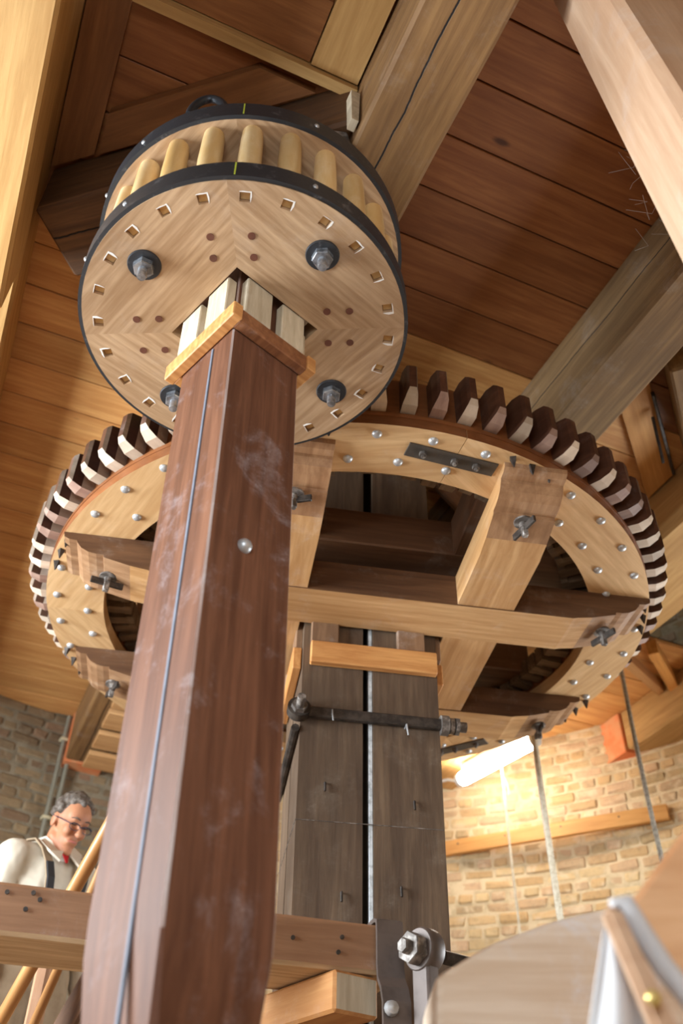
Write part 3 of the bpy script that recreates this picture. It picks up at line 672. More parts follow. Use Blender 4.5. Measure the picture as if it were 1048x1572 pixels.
for i, a in enumerate(SA):
    h = .0138; w1, w2 = fr.uniform(.002, .006), fr.uniform(.001, .005)
    pg = [(h, -h), (h+w2*.3, -h-w1*.3), (h+w2, -h*.3), (h+w2*.8, h*.5), (h+w2, h+w1), (h*.2, h+w1*1.3), (-h*.6, h+w1*.6), (-h, h), (h, h)]
    add('flour_smear', mesh_of(prism_bm(pg, -.0008, .0), 'flour_smear', 'flour'), lantern, ML @ Rz(R(a)) @ T(.411, 0, 0) @ Rz(R(2 + (90 if 100 < a < 260 else 0))))
dw = mesh_of(cyl_bm(.0105, .004, 16), 'dowel', 'dowel')
for k in range(4):
    for r_, t in ((.300, .054), (.300, -.054), (.237, .054), (.237, -.054)): add('dowel', dw, lantern, ML @ Rz(k*PI/2) @ T(r_, t-.006, -.0002))
b = lathe_bm([(.0001, -.006), (.044, -.006), (.046, -.002), (.046, .003)], 28); wsm = mesh_of(b, 'washer', 'iron', True)
b = lathe_bm([(.0001, -.048), (.011, -.048), (.0135, -.042), (.0135, -.028), (.027, -.027), (.029, -.024), (.029, -.004)], 6); nt_ = mesh_of(b, 'nut', 'chrome')
b = lathe_bm([(.0001, -.062), (.012, -.060), (.0135, -.054), (.0135, -.01)], 14); bs = mesh_of(b, 'bolt_end', 'chrome', True)
for a in (-48, 44, 133.5, 225):
    mw = ML @ Rz(R(a)) @ T(.332, 0, 0)
    ws_ = add('washer', wsm, lantern, mw); add('nut', nt_, ws_, mw @ Rz(random.random())); add('bolt_end', bs, ws_, mw)
# lifting eye on the upper disc, and a second low shackle
pts = [(.448+.0*math.cos(t), -.095+.052*math.cos(t), .405+.105*math.sin(t)) for t in [PI*i/14 for i in range(15)]]
add('lifting_eye', mesh_of(tube_bm(pts, .012, 10), 'lifting_eye', 'iron', True), lantern, ML @ T(-.03, 0, .055))
pts = [(.40, .12+.03*math.cos(t), .42+.035*math.sin(t)) for t in [PI*i/10 for i in range(11)]]
add('shackle', mesh_of(tube_bm(pts, .010, 8), 'shackle', 'iron', True), lantern, ML)

spindle = empty('spindle', T(LO.x-.025*-2.4, LO.y-.025*2.4, 0)); tag(spindle, 'tall square red-brown lacquered wooden spindle under the lantern gear, in front', 'spindle')
SS = .1110; MS2 = ML @ Rz(R(45))                            # faces square to local axes
bm = bmesh.new(); rows = []
prof = [(-2.40, .070, .030), (-2.05, .080, .022), (-1.80, .099, .010), (-1.68, .109, .004), (-1.62, SS, .0042), (-1.2, SS, .0042), (-.6, SS, .0042), (-.1, SS, .0042), (.5, SS, .0042), (.70, SS, .0042)]
for z, s, ch in prof:
    pts = []
    for x, y in ((1, 1), (-1, 1), (-1, -1), (1, -1)):
        a, b = (x*s, y*(s-ch)), (x*(s-ch), y*s)
        pts += ([a, b] if x*y > 0 else [b, a])
    rows.append([bm.verts.new((x, y, z)) for x, y in pts])
for A, B in zip(rows, rows[1:]):
    for k in range(8):
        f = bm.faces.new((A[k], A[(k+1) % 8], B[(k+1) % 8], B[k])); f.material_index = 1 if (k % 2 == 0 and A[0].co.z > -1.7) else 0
bm.faces.new(rows[0][::-1]); bm.faces.new(rows[-1]); bmesh.ops.recalc_face_normals(bm, faces=bm.faces)
M['spindle_edge'] = wood('worn_floury_edge_highlight', srgb(150, 116, 100), srgb(206, 196, 192), .6, 1.5, 16, stain=.3, bump=.2, dust=.9, dustcol=srgb(214, 210, 214), axis='z')  # floury worn chamfers, also coloured pale to give the corner its highlight
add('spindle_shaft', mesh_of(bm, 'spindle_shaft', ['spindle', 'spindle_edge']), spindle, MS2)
# local axes of MS2: +x and -y faces look to the camera: -y is the left lit face, +x the right
o = add('steel_strip', mesh_of(box_bm(.0085, .006, 2.05, .001), 'steel_strip', 'strip'), spindle, MS2 @ T(.028, -SS, -1.24)); o['label'] = 'thin grey metal strip let into the left face'
o = add('bolt_head', mesh_of(lathe_bm([(.0001, .017), (.008, .016), (.014, .011), (.017, .003), (.017, -.004)], 20), 'bolt_head', 'zinc', True), spindle, MS2 @ T(SS, -.02, -.89) @ Matrix.Rotation(PI/2, 4, 'Y')); o['label'] = 'round silver bolt head'
for k, mt in ((0, 'batten_old'), (3, 'batten'), (1, 'batten'), (2, 'batten')):
    rot = MS2 @ Rz(k*PI/2)                                  # side whose outward direction is rotated +x
    L_ = .30 if k in (1, 3) else .232
    add('collar_batten', mesh_of(box_bm(.030, L_, .056, .003), 'collar_batten', mt), spindle, rot @ T(SS+.0165, .0, -.178) @ (T(0, 0, 0) if k in (1, 3) else T(0, 0, 0)))
    for y in (-.058, .062):
        add('wedge', mesh_of(box_bm(.030, .086+random.uniform(-.008, .006), .155, .003), 'wedge', 'wedge'), spindle, rot @ T(SS+.0165, y, -.070))
o = add('gudgeon', mesh_of(lathe_bm([(.0001, .69), (.05, .69), (.05, .73), (.03, .735), (.03, .81), (.0001, .81)], 20), 'gudgeon', 'iron_dark', True), spindle, ML)
# top bearing beside the crack beam
o = beam('bearing_bracket', EG(.30, 1.40, 3.12), EG(.563, 1.345, 3.17), .06, .10, 'iron_dusty', bev=.006); tag(o, 'dusty grey iron bearing bracket between lantern gear and ceiling beam', 'bracket')
o = add('oak_wedge', mesh_of(prism_bm([(-.012, -.10), (.012, -.10), (.016, .10), (-.016, .10)], -.02, .02), 'oak_wedge', 'wedge'), None, T(EG(.545, 1.27, 3.27)) @ Rz(YA) @ Matrix.Rotation(PI/2, 4, 'X')); tag(o, 'small pale wedge driven beside the oak ceiling beam', 'wedge')

# ================================================================ BRIDGE BEAM AND IRONWORK
BD = Vector((math.cos(R(15.7)), math.sin(R(15.7)), 0)); BN = Vector((-BD.y, BD.x, 0)); B0 = Vector((-.742, 2.466, 0))
def BP(s, t, z): return B0 + BD*s + BN*t + Vector((0, 0, z))      # s along, t back
bm = box_bm(2.25, .28, .130, .010)
for i in range(1, 14): bmesh.ops.bisect_plane(bm, geom=list(bm.verts)+list(bm.edges)+list(bm.faces), plane_co=(-1.125+2.25*i/14, 0, 0), plane_no=(1, 0, 0))
wobble(bm, .006, 3.0, 4); bm.normal_update()
for f in bm.faces:
    if f.normal.z < -.5: f.material_index = 1
o = add('bridge_beam', mesh_of(bm, 'bridge_beam', ['bridge', 'bridge_low']), None, frame(BP(-.145, .14, 1.066), BD, (0, 0, 1))); tag(o, 'brown horizontal bridge beam with pale split underside, passing behind the spindle', 'beam')
holem = mesh_of(cyl_bm(.006, .006, 10), 'nail_head', 'iron_dark')
for s, z in ((-.04, 1.11), (-.05, 1.068), (-.02, 1.095), (-.105, 1.105), (.80, 1.085), (.79, 1.045), (.66, 1.07)): add('nail_head', holem, o, T(BP(s, -.001, z)) @ Rz(R(15.7)) @ Matrix.Rotation(PI/2, 4, 'X'))
# flat iron strap, bent over the beam end and down
def strip_bm(path, wid, th):
    """path of (t,z) points; the strip is wid wide along s"""
    n = len(path); poly = []
    up_, dn = [], []
    for i, p in enumerate(path):
        a = Vector(path[max(i-1, 0)]); c = Vector(path[min(i+1, n-1)]); d = (c-a).normalized(); nn = Vector((-d.y, d.x))
        up_.append(Vector(p)+nn*th/2); dn.append(Vector(p)-nn*th/2)
    poly = [(q.x, q.y) for q in up_] + [(q.x, q.y) for q in reversed(dn)]
    b = prism_bm(poly, -wid/2, wid/2)
    return b
path = [(.24, 1.143), (.10, 1.143), (.01, 1.143), (-.012, 1.135), (-.015, 1.10), (-.015, 1.02), (-.02, .985), (-.045, .955), (-.06, .92), (-.062, .84), (-.062, .60)]
b = strip_bm(path, .078, .012)
mw = frame(BP(.935, 0, 0), BN, BD*-1); mw = Matrix(((BN.x, 0, BD.x, mw[0][3]), (BN.y, 0, BD.y, mw[1][3]), (0, 1, 0, 0), (0, 0, 0, 1)))
st_ = add('iron_strap', mesh_of(b, 'iron_strap', 'iron_smooth'), None, mw); tag(st_, 'wide bent iron strap over the end of the bridge beam', 'strap')
bh = mesh_of(lathe_bm([(.0001, -.02), (.016, -.016), (.02, 0)], 12), 'bolt_head', 'zinc', True)
add('bolt_head', bh, st_, T(BP(.915, -.075, .90)) @ Rz(R(15.7)) @ Matrix.Rotation(-PI/2, 4, 'X'))
# eye bar with hexagon nut
eb = empty('eye_bar', T(BP(1.04, -.09, .0))); tag(eb, 'upright iron eye bar with a large hexagon nut beside the strap', 'iron bar')
EM = T(BP(1.005, -.10, -.025)) @ Rz(R(40))
b = bmesh.new(); merge(b, box_bm(.046, .066, .52, .008, (0, 0, .80)))
c = lathe_bm([(.0001, -.027), (.052, -.027), (.057, -.019), (.057, .019), (.052, .027), (.0001, .027)], 28); bmesh.ops.rotate(c, cent=(0, 0, 0), matrix=Matrix.Rotation(PI/2, 3, 'Y'), verts=c.verts); bmesh.ops.translate(c, vec=(0, 0, 1.068), verts=c.verts); merge(b, c)
add('bar', mesh_of(b, 'bar', 'iron_smooth', True), eb, EM)
c = lathe_bm([(.0001, -.062), (.018, -.062), (.021, -.056), (.021, -.040), (.040, -.040), (.042, -.036), (.042, -.004)], 6); bmesh.ops.rotate(c, cent=(0, 0, 0), matrix=Matrix.Rotation(PI/2, 3, 'Y'), verts=c.verts)
o = add('nut', mesh_of(c, 'nut', 'iron_dusty'), eb, EM @ T(-.024, 0, 1.066)); o['label'] = 'large hexagon nut'
o = add('iron_rod', mesh_of(tube_bm([(0, 0, 0), (.15, .03, -.01), (.42, .12, -.03)], .018, 10), 'iron_rod', 'iron_dark', True), None, T(BP(1.075, -.065, 1.042)) @ Rz(R(15.7))); tag(o, 'dark round iron rod running right from the eye bar', 'rod')
# block under the beam
a_ = R(126); bd = Vector((math.cos(a_), math.sin(a_), 0)); pc = Vector((.070, 2.692, .944))
o = beam('support_block', pc, pc + bd*.38, .150, .104, 'block', bev=.008); tag(o, 'orange pine block lying crosswise under the bridge beam', 'block')
o.data.materials.append(M['wedge'])
for p in o.data.polygons:
    if p.normal.x < -.9: p.material_index = 1
add('block_bolt', mesh_of(box_bm(.03, .03, .03, .004), 'block_bolt', 'iron_dark'), o, T(pc + bd*.22 + Vector((.0, 0, -.062))) @ Rz(a_))

# ================================================================ NEAR TIMBERS AT THE RIGHT
pl = lambda px, py, y: atp(px, py, (0, y, 0), Vector((0, 1, 0)))
out = [(666, 1497), (690, 1484), (725, 1462), (760, 1443), (800, 1428), (840, 1414), (880, 1402), (930, 1391), (990, 1392), (1060, 1405), (1180, 1440), (1180, 1760), (668, 1760)]
Y = 1.62; poly = [(pl(x, y, Y).x, pl(x, y, Y).z) for x, y in out]; cx = sum(p[0] for p in poly)/len(poly); cz = sum(p[1] for p in poly)/len(poly)
b = prism_bm([(x-cx, z-cz) for x, z in poly], -.24, 0); bmesh.ops.rotate(b, cent=(0, 0, 0), matrix=Matrix.Rotation(PI/2, 3, 'X'), verts=b.verts)
bmesh.ops.bevel(b, geom=[e for e in b.edges], offset=.018, segments=2, profile=.5, affect='EDGES')
o = add('curved_timber', mesh_of(b, 'curved_timber', 'curved', True), None, T(cx, Y, cz) @ Rz(R(0))); tag(o, 'thick curved pale timber dusted with flour, at the bottom right', 'timber')
# sack hopper
Y = 1.16; hp = empty('grain_hopper', T(pl(1040, 1500, Y).x, Y, 0)); tag(hp, 'blurred wooden grain hopper with white edging and canvas, bottom right corner', 'hopper')
def flat(name, px, y, th, mat, parent, bev=.006, ang=0):
    P = [pl(a, b_, y) for a, b_ in px]; c = sum(P, Vector())/len(P)
    b = prism_bm([(p.x-c.x, p.z-c.z) for p in P], -th, 0); bmesh.ops.rotate(b, cent=(0, 0, 0), matrix=Matrix.Rotation(PI/2, 3, 'X'), verts=b.verts)
    if bev: bmesh.ops.bevel(b, geom=list(b.edges), offset=bev, segments=2, affect='EDGES')
    return add(name, mesh_of(b, name, mat, True), parent, T(c))
flat('hopper_panel', [(962, 1392), (1048, 1275), (1130, 1165), (1330, 1200), (1330, 1700), (1150, 1700), (1060, 1530)], 1.16, .03, 'panel', hp)
flat('hopper_batten', [(925, 1392), (952, 1388), (1075, 1640), (1040, 1660)], 1.10, .025, 'post', hp)
b = tube_bm([pl(938, 1390, 1.115), pl(958, 1387, 1.115), pl(985, 1432, 1.115), pl(1020, 1486, 1.115), pl(1060, 1535, 1.115), pl(1120, 1600, 1.115)], [.008, .013, .013, .013, .013, .013], 10)
add('canvas_edging', mesh_of(b, 'canvas_edging', 'cloth', True), hp)
# canvas: folded sheet below the batten
bm = bmesh.new(); NX, NY = 16, 12; grid = []
for j in range(NY+1):
    row = []
    for i in range(NX+1):
        u_, v_ = i/NX, j/NY
        xl, xr = 926-22*v_-8*math.sin(v_*2), 950+110*v_
        p = pl(xl+(xr-xl)*u_, 1425+260*v_, 1.15); p.y += .012*math.sin(u_*9+v_*2)*(.3+v_)
        row.append(bm.verts.new(p))
    grid.append(row)
for j in range(NY):
    for i in range(NX): bm.faces.new((grid[j][i], grid[j][i+1], grid[j+1][i+1], grid[j+1][i]))
o = add('canvas', mesh_of(bm, 'canvas', 'cloth', 'all'), hp); md = o.modifiers.new('thick', 'SOLIDIFY'); md.thickness = .003
c = pl(1003, 1532, 1.085); add('brass_screw', mesh_of(lathe_bm([(.0001, .005), (.006, .004), (.009, 0)], 14), 'brass_screw', 'brass', True), hp, T(c) @ Matrix.Rotation(PI/2, 4, 'X'))
# pale post at the upper right
Y = .98; A, B = pl(888, 0, Y), pl(1048, 295, Y); d = (A-B).normalized()
t0 = (.01-B.z)/d.z; t1 = (ZC-.005-B.z)/d.z; off = Vector((d.z, 0, -d.x))*.17
p0, p1 = B+d*t0+off, B+d*t1+off
o = beam('near_post', p0, p1, .24, .34, 'post', up=(1, 0, 0), bev=.02); tag(o, 'pale smooth leaning post close by at the upper right corner', 'post')

# ================================================================ RIGHT WALL: plank, tube lamp, ropes
pa, pb = pol(76.1, MR-.045, 2.755), pol(50.1, MR-.045, 2.760)
o = beam('wall_plank', pa, pb, .035, .100, 'plank', bev=.004); tag(o, 'orange pine plank fixed level across the sunlit brick wall', 'plank')
for s in (.08, .3, .55, .8): add('nail_head', holem, o, T(pa.lerp(pb, s) + Vector((-.1, -.17, 0)).normalized()*.018 + Vector((0, 0, .015))) @ Rz(math.atan2(pb.y-pa.y, pb.x-pa.x)) @ Matrix.Rotation(PI/2, 4, 'X'))
la, lb = atz(709, 1196, 3.10), atz(818, 1137, 3.10); LD = (lb-la).normalized()
lamp = empty('tube_lamp', T((la+lb)/2)); tag(lamp, 'glowing white fluorescent tube lamp below the wheel, under the broad pale beam', 'lamp')
t = NT('lamp_glow'); t.b.inputs['Base Color'].default_value = (.9, .88, .82, 1); t.b.inputs['Emission Color'].default_value = (1, .95, .86, 1); t.b.inputs['Emission Strength'].default_value = 30; M['glow'] = t.m
LM = frame((la+lb)/2, LD, (0, 0, 1)); LL = (lb-la).length
add('diffuser', mesh_of(tube_bm([(-LL/2, 0, 0), (-LL/2+.02, 0, 0), (LL/2-.02, 0, 0), (LL/2, 0, 0)], [.040, .048, .048, .040], 20), 'diffuser', 'glow', True), lamp, LM)
for s in (-1, 1): add('end_cap', mesh_of(tube_bm([(0, 0, 0), (s*.03, 0, 0), (s*.04, 0, 0)], [.046, .046, .03], 20), 'end_cap', 'white_plastic', True), lamp, LM @ T(s*(LL/2+.001), 0, 0))
add('base_plate', mesh_of(box_bm(LL*.9, .06, .045, .005), 'base_plate', 'white_plastic'), lamp, LM @ T(0, 0, .070))
c0 = la - LD*.045; add('conduit', mesh_of(tube_bm([c0, c0-LD*.10+Vector((0, 0, .05)), c0-LD*.22+Vector((0, 0, .075))], .010, 8), 'conduit', 'white_plastic', True), lamp)
def rope(name, x, y, z0, z1, r, mat, label, strands=3, pitch=.05, sway=.01):
    bm = bmesh.new(); n = int((z1-z0)/pitch*8)
    for s in range(strands):
        pts = []
        for i in range(n+1):
            z = z1-(z1-z0)*i/n; a = 2*PI*(z/pitch) + s*2*PI/strands; rr = r*.52 if strands > 1 else 0
            pts.append((rr*math.cos(a) + sway*math.sin(z*1.7), rr*math.sin(a), z))
        tube_bm(pts, r*(.58 if strands > 1 else 1), 5, bm)
    o = add(name, mesh_of(bm, name, mat, 'all'), None, T(x, y, 0)); return tag(o, label, 'rope', 'ropes hanging at the right wall')
rope('rope', 1.195, 4.98, .4, 3.195, .018, 'rope', 'thick pale rope hanging straight down beside the tube lamp')
rope('rope', 1.775, 4.9, .4, 3.498, .0135, 'rope_grey', 'grey rope hanging at the right, crossing the end of the wall plank', sway=.015)
rope('cord', 1.143, 5.82, .4, 3.19, .008, 'rope', 'thin white cord hanging left of the thick pale rope', strands=2, pitch=.03)
o = add('cord_loop', mesh_of(tube_bm([(.012*math.cos(a)*1.0, 0, .12*math.sin(a/2)-.06+.0*a) for a in [2*PI*i/20 for i in range(21)]], .005, 6), 'cord_loop', 'rope', True), None, T(1.150, 5.80, 2.98)); tag(o, 'small knotted loop on the thin white cord', 'rope loop')

# ================================================================ LEFT WALL: conduits, cleats, rails
for az, lb in ((122.4, 'left of two grey conduit pipes on the brick wall behind the man'), (121.45, 'right of two grey conduit pipes on the brick wall behind the man')):
    o = add('conduit_pipe', mesh_of(tube_bm([(0, 0, z) for z in (.9, 1.8, 2.7, 3.48)], .015, 10), 'conduit_pipe', 'pipe', True), None, T(pol(az, MR-.060, 0))); tag(o, lb, 'pipe', 'conduit pipes')
    for z in (2.735, 3.30): add('pipe_clip', mesh_of(box_bm(.055, .052, .022, .004), 'pipe_clip', 'clip'), o, T(pol(az, MR-.05, z)) @ Rz(R(az)))
lad = empty('hanging_steps', T(EG(.9, 5.7, 3.0))); tag(lad, 'row of small pale step boards under the beam above the man', 'steps')
for k, g in enumerate((5.10, 5.36, 5.64, 5.93)):
    add('step_board', mesh_of(box_bm(.54, .22, .034, .004), 'step_board', 'stair'), lad, T(EG(.95, g, 3.105-.01*k)) @ Rz(YA))
add('step_bearer', mesh_of(box_bm(1.15, .04, .035, .004), 'step_bearer', 'stair'), lad, T(EG(1.12, 5.5, 3.14)) @ Rz(YA+PI/2))
def pole(name, p0, p1, r, mat, label):
    p0, p1 = Vector(p0), Vector(p1); d = p1-p0
    o = add(name, mesh_of(tube_bm([(-d.length/2, 0, 0), (0, 0, 0), (d.length/2, 0, 0)], r, 14), name, mat, True), None, frame((p0+p1)/2, d, (0, 0, 1))); return tag(o, label, 'rail')
q0, q1 = atd(5, 1560, 2.95), atd(138, 1322, 2.95); dd = q1-q0
pole('hand_rail', q0-dd*1.2, q1+dd*.5, .023, 'rail', 'round varnished hand rail rising past the man behind the bridge beam')
q0, q1 = atd(52, 1572, 3.02), atd(150, 1348, 3.02); dd = q1-q0
pole('hand_rail', q0-dd*1.1, q1+dd*.4, .016, 'rail', 'thinner lower rail just right of the varnished hand rail')
p = atd(58, 1540, 3.22); o = beam('newel_post', (p.x, p.y, .012), (p.x, p.y, 1.25), .075, .05, 'bridge', up=(1, 0, 0)); tag(o, 'narrow brown newel post below the bridge beam at left', 'post')
p = atd(114, 1560, 3.3); o = beam('stair_string', p+Vector((-.25, .1, -.5)), p+Vector((.10, -.05, .22)), .04, .10, 'beam_dark'); tag(o, 'short dark sloping stair board near the spindle foot', 'board')
# cobweb strands
bm = bmesh.new(); rd = random.Random(4); c = atz(1003, 300, 3.30)
for k in range(26):
    p = c + Vector((rd.uniform(-.10, .10), rd.uniform(-.16, .10), rd.uniform(-.08, .12))); q = p + Vector((rd.uniform(-.12, .12), rd.uniform(-.12, .12), rd.uniform(-.1, .05)))
    m_ = (p+q)/2 + Vector((rd.uniform(-.04, .04), rd.uniform(-.04, .04), -.04)); tube_bm([p, p.lerp(m_, .6), m_, m_.lerp(q, .6), q], .0006, 3, bm)
o = add('cobweb', mesh_of(bm, 'cobweb', 'web')); o['kind'] = 'stuff'; tag(o, 'grey cobweb strands under the dark ceiling boards', 'cobweb')

# ================================================================ THE MAN
def capsule(bm, p0, p1, r0, r1, seg=14):
    p0, p1 = Vector(p0), Vector(p1); d = (p1-p0); L_ = d.length; d = d/L_; pts, rr = [], []
    for i in range(6): t = PI/2*i/5; pts.append(p0-d*r0*math.cos(t)); rr.append(max(.0008, r0*math.sin(t)))
    for i in range(6): t = PI/2*i/5; pts.append(p1+d*r1*math.sin(t)); rr.append(max(.0008, r1*math.cos(t)))
    tube_bm(pts, rr, seg, bm)
def ellip(bm, c, r, mat=None):
    b = bmesh.new(); bmesh.ops.create_uvsphere(b, u_segments=20, v_segments=14, radius=1); bmesh.ops.scale(b, vec=r, verts=b.verts)
    if mat is not None: bmesh.ops.transform(b, matrix=mat, verts=b.verts)
    bmesh.ops.translate(b, vec=c, verts=b.verts); merge(bm, b)
def remesh(o, vox, sm=4):
    m = o.modifiers.new('fuse', 'REMESH'); m.mode = 'VOXEL'; m.voxel_size = vox; m.use_smooth_shade = True
    s = o.modifiers.new('soft', 'SMOOTH'); s.factor = .5; s.iterations = sm
FA = R(-40); PM = T(-1.29, 4.22, .44) @ Rz(FA)
o = add('stair_platform', mesh_of(box_bm(1.0, 1.0, .42, .01), 'stair_platform', 'floor'), None, T(-1.27, 4.27, .213)); tag(o, 'low wooden platform the man stands on', 'platform')
man = empty('person', PM); tag(man, 'man with grey curly hair, glasses, cream shirt and overalls, looking down', 'person')
HM = T(.075, 0, 1.555) @ Matrix.Rotation(R(24), 4, 'Y')     # head frame in the body frame: nods down
hp_ = lambda x, y, z: HM @ Vector((x, y, z))
bm = bmesh.new(); H3 = HM.to_3x3().to_4x4()
ellip(bm, hp_(-.005, 0, .03), (.100, .074, .098), H3); ellip(bm, hp_(.030, 0, -.060), (.058, .050, .078), H3); ellip(bm, hp_(.070, 0, -.118), (.023, .026, .022), H3); capsule(bm, hp_(-.01, -.05, -.075), hp_(.062, -.014, -.118), .018, .018); capsule(bm, hp_(-.01, .05, -.075), hp_(.062, .014, -.118), .018, .018)
ellip(bm, hp_(.052, 0, .035), (.045, .064, .058), H3)
capsule(bm, hp_(.094, 0, .004), hp_(.116, 0, -.036), .009, .0145); ellip(bm, hp_(.108, .011, -.038), (.010, .008, .008), H3); ellip(bm, hp_(.108, -.011, -.038), (.010, .008, .008), H3)
capsule(bm, hp_(.084, -.034, .024), hp_(.084, .034, .024), .012, .012)
for s in (-1, 1):
    ellip(bm, hp_(.062, s*.036, -.028), (.029, .025, .032), H3); ellip(bm, hp_(-.012, s*.079, -.008), (.022, .009, .034), H3)
capsule(bm, hp_(.080, -.018, -.074), hp_(.080, .018, -.074), .014, .014)
capsule(bm, hp_(-.03, 0, -.06), (-.015, 0, 1.36), .060, .066)
ellip(bm, (-.01, 0, 1.20), (.105, .165, .22)); ellip(bm, (0, 0, .96), (.105, .155, .14))
for s in (-1, 1):
    sh, el, wr = Vector((-.015, s*.185, 1.365)), Vector((-.02, s*.245, 1.09)), Vector((.06, s*.25, .85))
    capsule(bm, (-.015, s*.06, 1.39), sh, .06, .058); capsule(bm, sh, el, .052, .042); capsule(bm, el, wr, .041, .028)
    hd = (wr-el).normalized(); ellip(bm, wr+hd*.055, (.045, .038, .016), hd.to_track_quat('X', 'Z').to_matrix().to_4x4())
    sd = hd.cross(Vector((0, 0, 1))).normalized()
    for j, ln in enumerate((.062, .072, .068, .052)):
        b0 = wr+hd*.09+sd*(.027-.018*j); k1 = b0+hd*ln*.55+Vector((0, 0, -.010)); capsule(bm, b0, k1, .0088, .0082, 8); capsule(bm, k1, k1+hd*ln*.4+Vector((0, 0, -.022)), .0082, .0072, 8)
    tb0 = wr+hd*.025-sd*s*.03; capsule(bm, tb0, tb0+hd*.04-sd*s*.018, .0105, .0095, 8); capsule(bm, tb0+hd*.04-sd*s*.018, tb0+hd*.068-sd*s*.014+Vector((0, 0, -.012)), .0095, .008, 8)
    capsule(bm, (0, s*.09, .92), (.02, s*.10, .50), .083, .058); capsule(bm, (.02, s*.10, .50), (-.02, s*.105, .09), .055, .036)
    capsule(bm, (-.03, s*.105, .045), (.15, s*.125, .035), .042, .034)
body = add('body', mesh_of(bm, 'body', 'skin'), man, PM); remesh(body, .0062, 3)
# shirt
bm = bmesh.new()
ellip(bm, (-.005, 0, 1.21), (.130, .190, .235)); ellip(bm, (0, 0, .98), (.125, .172, .13)); capsule(bm, (-.02, -.07, 1.375), (-.02, .07, 1.375), .078, .078)
for s in (-1, 1):
    sh, el, wr = Vector((-.015, s*.185, 1.362)), Vector((-.02, s*.25, 1.09)), Vector((.052, s*.252, .875))
    capsule(bm, (-.015, s*.06, 1.375), sh, .082, .080); capsule(bm, sh, el, .078, .064); capsule(bm, el, wr, .062, .046)
shirt = add('shirt', mesh_of(bm, 'shirt', 'shirt'), man, PM); remesh(shirt, .011, 5)
tx = bpy.data.textures.new('folds', 'CLOUDS'); tx.noise_scale = .09; dm = shirt.modifiers.new('folds', 'DISPLACE'); dm.texture = tx; dm.strength = .022; dm.mid_level = .5
# collar leaves
for s in (-1, 1):
    P = [Vector((-.07, s*.064, 1.495)), Vector((.02, s*.074, 1.485)), Vector((.098, s*.016, 1.415)), Vector((.150, s*.058, 1.350)), Vector((.128, s*.105, 1.385)), Vector((.05, s*.118, 1.448)), Vector((-.07, s*.110, 1.465))]
    b = bmesh.new(); f = b.faces.new([b.verts.new(p) for p in P]); r_ = bmesh.ops.extrude_face_region(b, geom=[f]); bmesh.ops.translate(b, vec=(-.006, 0, -.008), verts=[v for v in r_['geom'] if isinstance(v, bmesh.types.BMVert)]); bmesh.ops.recalc_face_normals(b, faces=b.faces)
    add('collar', mesh_of(b, 'collar', 'shirt'), shirt, PM)
bm = bmesh.new(); capsule(bm, (-.01, 0, 1.43), (.03, 0, 1.40), .068, .060); o = add('undershirt', mesh_of(bm, 'undershirt', 'white_cloth', 'all'), man, PM)
b = prism_bm([(-.020, .0), (.020, .0), (.004, -.062), (-.004, -.062)], 0, .006); bmesh.ops.transform(b, matrix=frame((.085, 0, 1.415), (0, 1, 0), (1, 0, .55)), verts=b.verts); add('red_neckband', mesh_of(b, 'red_neckband', 'red'), man, PM)
# overalls: trousers, bib, straps
bm = bmesh.new(); ellip(bm, (0, 0, .93), (.140, .180, .16))
for s in (-1, 1): capsule(bm, (0, s*.09, .92), (.02, s*.10, .50), .108, .088); capsule(bm, (.02, s*.10, .50), (-.02, s*.105, .10), .088, .080)
ov = add('overalls', mesh_of(bm, 'overalls', 'overalls'), man, PM); remesh(ov, .013, 4)
def ribbon(path, wid, th, side):
    b = bmesh.new(); rows = []
    for i, p in enumerate(path):
        p = Vector(p); d = (Vector(path[min(i+1, len(path)-1)])-Vector(path[max(i-1, 0)])).normalized(); s_ = Vector(side) - d*Vector(side).dot(d); s_.normalize(); n_ = d.cross(s_)
        rows.append([b.verts.new(p+s_*wid/2*a+n_*th/2*c) for a, c in ((-1, -1), (1, -1), (1, 1), (-1, 1))])
    for A, B in zip(rows, rows[1:]):
        for k in range(4): b.faces.new((A[k], A[(k+1) % 4], B[(k+1) % 4], B[k]))
    b.faces.new(rows[0][::-1]); b.faces.new(rows[-1]); bmesh.ops.recalc_face_normals(b, faces=b.faces); return b
for s in (-1, 1):
    path = [(.140, s*.075, 1.20), (.142, s*.085, 1.27), (.128, s*.100, 1.34), (.095, s*.112, 1.40), (.04, s*.118, 1.448), (-.03, s*.115, 1.462), (-.10, s*.10, 1.40), (-.14, s*.07, 1.25), (-.14, s*.04, 1.05)]
    add('strap', mesh_of(ribbon(path, .042, .008, (0, 1, 0)), 'strap', 'overalls'), ov, PM)
    add('strap_pad', mesh_of(ribbon([(.147, s*.077, 1.215), (.149, s*.086, 1.27), (.136, s*.099, 1.335)], .036, .010, (0, 1, 0)), 'strap_pad', 'strap_black'), ov, PM)
add('bib', mesh_of(ribbon([(.140, 0, .95), (.148, 0, 1.08), (.146, 0, 1.20)], .24, .012, (0, 1, 0)), 'bib', 'overalls'), ov, PM)
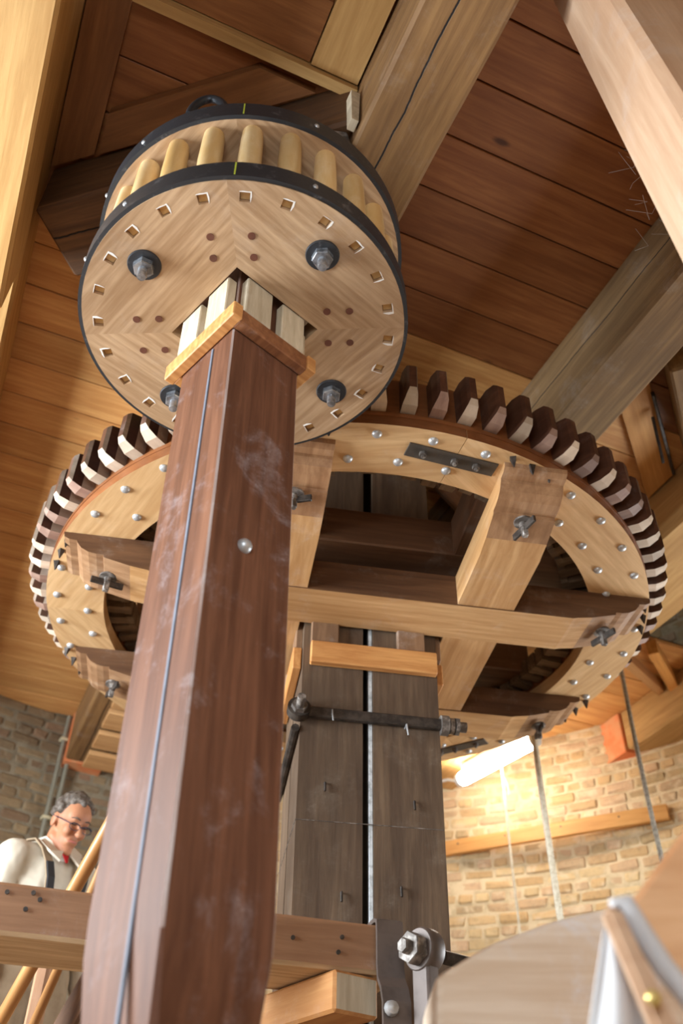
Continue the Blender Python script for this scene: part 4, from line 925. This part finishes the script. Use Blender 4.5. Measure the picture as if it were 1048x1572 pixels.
# hair: many curls fused
bm = bmesh.new(); rd = random.Random(9)
for k in range(190):
    th_, ph_ = rd.uniform(-PI, PI), rd.uniform(-.35, PI/2)
    dx = math.cos(ph_)*math.cos(th_); dy = math.cos(ph_)*math.sin(th_); dz = math.sin(ph_)
    lim = .30 if dx > .2 else (-.1 if dx > -.25 else -.32)
    if dz < lim or (dx > .62 and dz < .58): continue
    r_ = rd.uniform(.011, .019)
    ellip(bm, hp_(-.008+.100*dx, .081*dy, .034+.100*dz), (r_, r_, r_), H3)
ellip(bm, hp_(-.022, 0, .046), (.095, .079, .092), H3)
hair = add('hair', mesh_of(bm, 'hair', 'hair'), man, PM); remesh(hair, .0065, 1)
# face details
for s in (-1, 1):
    bm = bmesh.new(); ellip(bm, hp_(.0865, s*.033, .000), (.0085, .0145, .0030), H3); add('eye', mesh_of(bm, 'eye', 'eye_dark', 'all'), man, PM)
    add('eyebrow', mesh_of(tube_bm([hp_(.099, s*.014, .026), hp_(.097, s*.034, .031), hp_(.082, s*.054, .024)], [.0025, .0035, .002], 8), 'eyebrow', 'hair', True), man, PM)
bm = tube_bm([hp_(.087, -.024, -.072), hp_(.0955, -.008, -.070), hp_(.0955, .008, -.070), hp_(.087, .024, -.072)], [.003, .0055, .0055, .003], 8); add('lips', mesh_of(bm, 'lips', 'lip', True), man, PM)
gl = bmesh.new()
for s in (-1, 1):
    c = hp_(.108, s*.033, -.008); pts = [c + H3 @ Vector((-.006*abs(math.cos(a))*0-.012*max(0, math.cos(a)*1.0)*.6, s*.026*math.cos(a), .015*math.sin(a))) for a in [2*PI*i/20 for i in range(21)]]
    tube_bm(pts, .0016, 6, gl); tube_bm([hp_(.100, s*.060, .000), hp_(.05, s*.078, .004), hp_(-.02, s*.086, .008)], .0022, 6, gl)
    tube_bm([c + H3 @ Vector((0, s*x, z)) for x, z in ((-.024, .010), (-.01, .015), (.012, .015), (.026, .008))], .0028, 6, gl)
tube_bm([hp_(.110, -.009, -.004), hp_(.116, 0, .000), hp_(.110, .009, -.004)], .0018, 6, gl)
add('glasses', mesh_of(gl, 'glasses', 'glasses', True), man, PM)
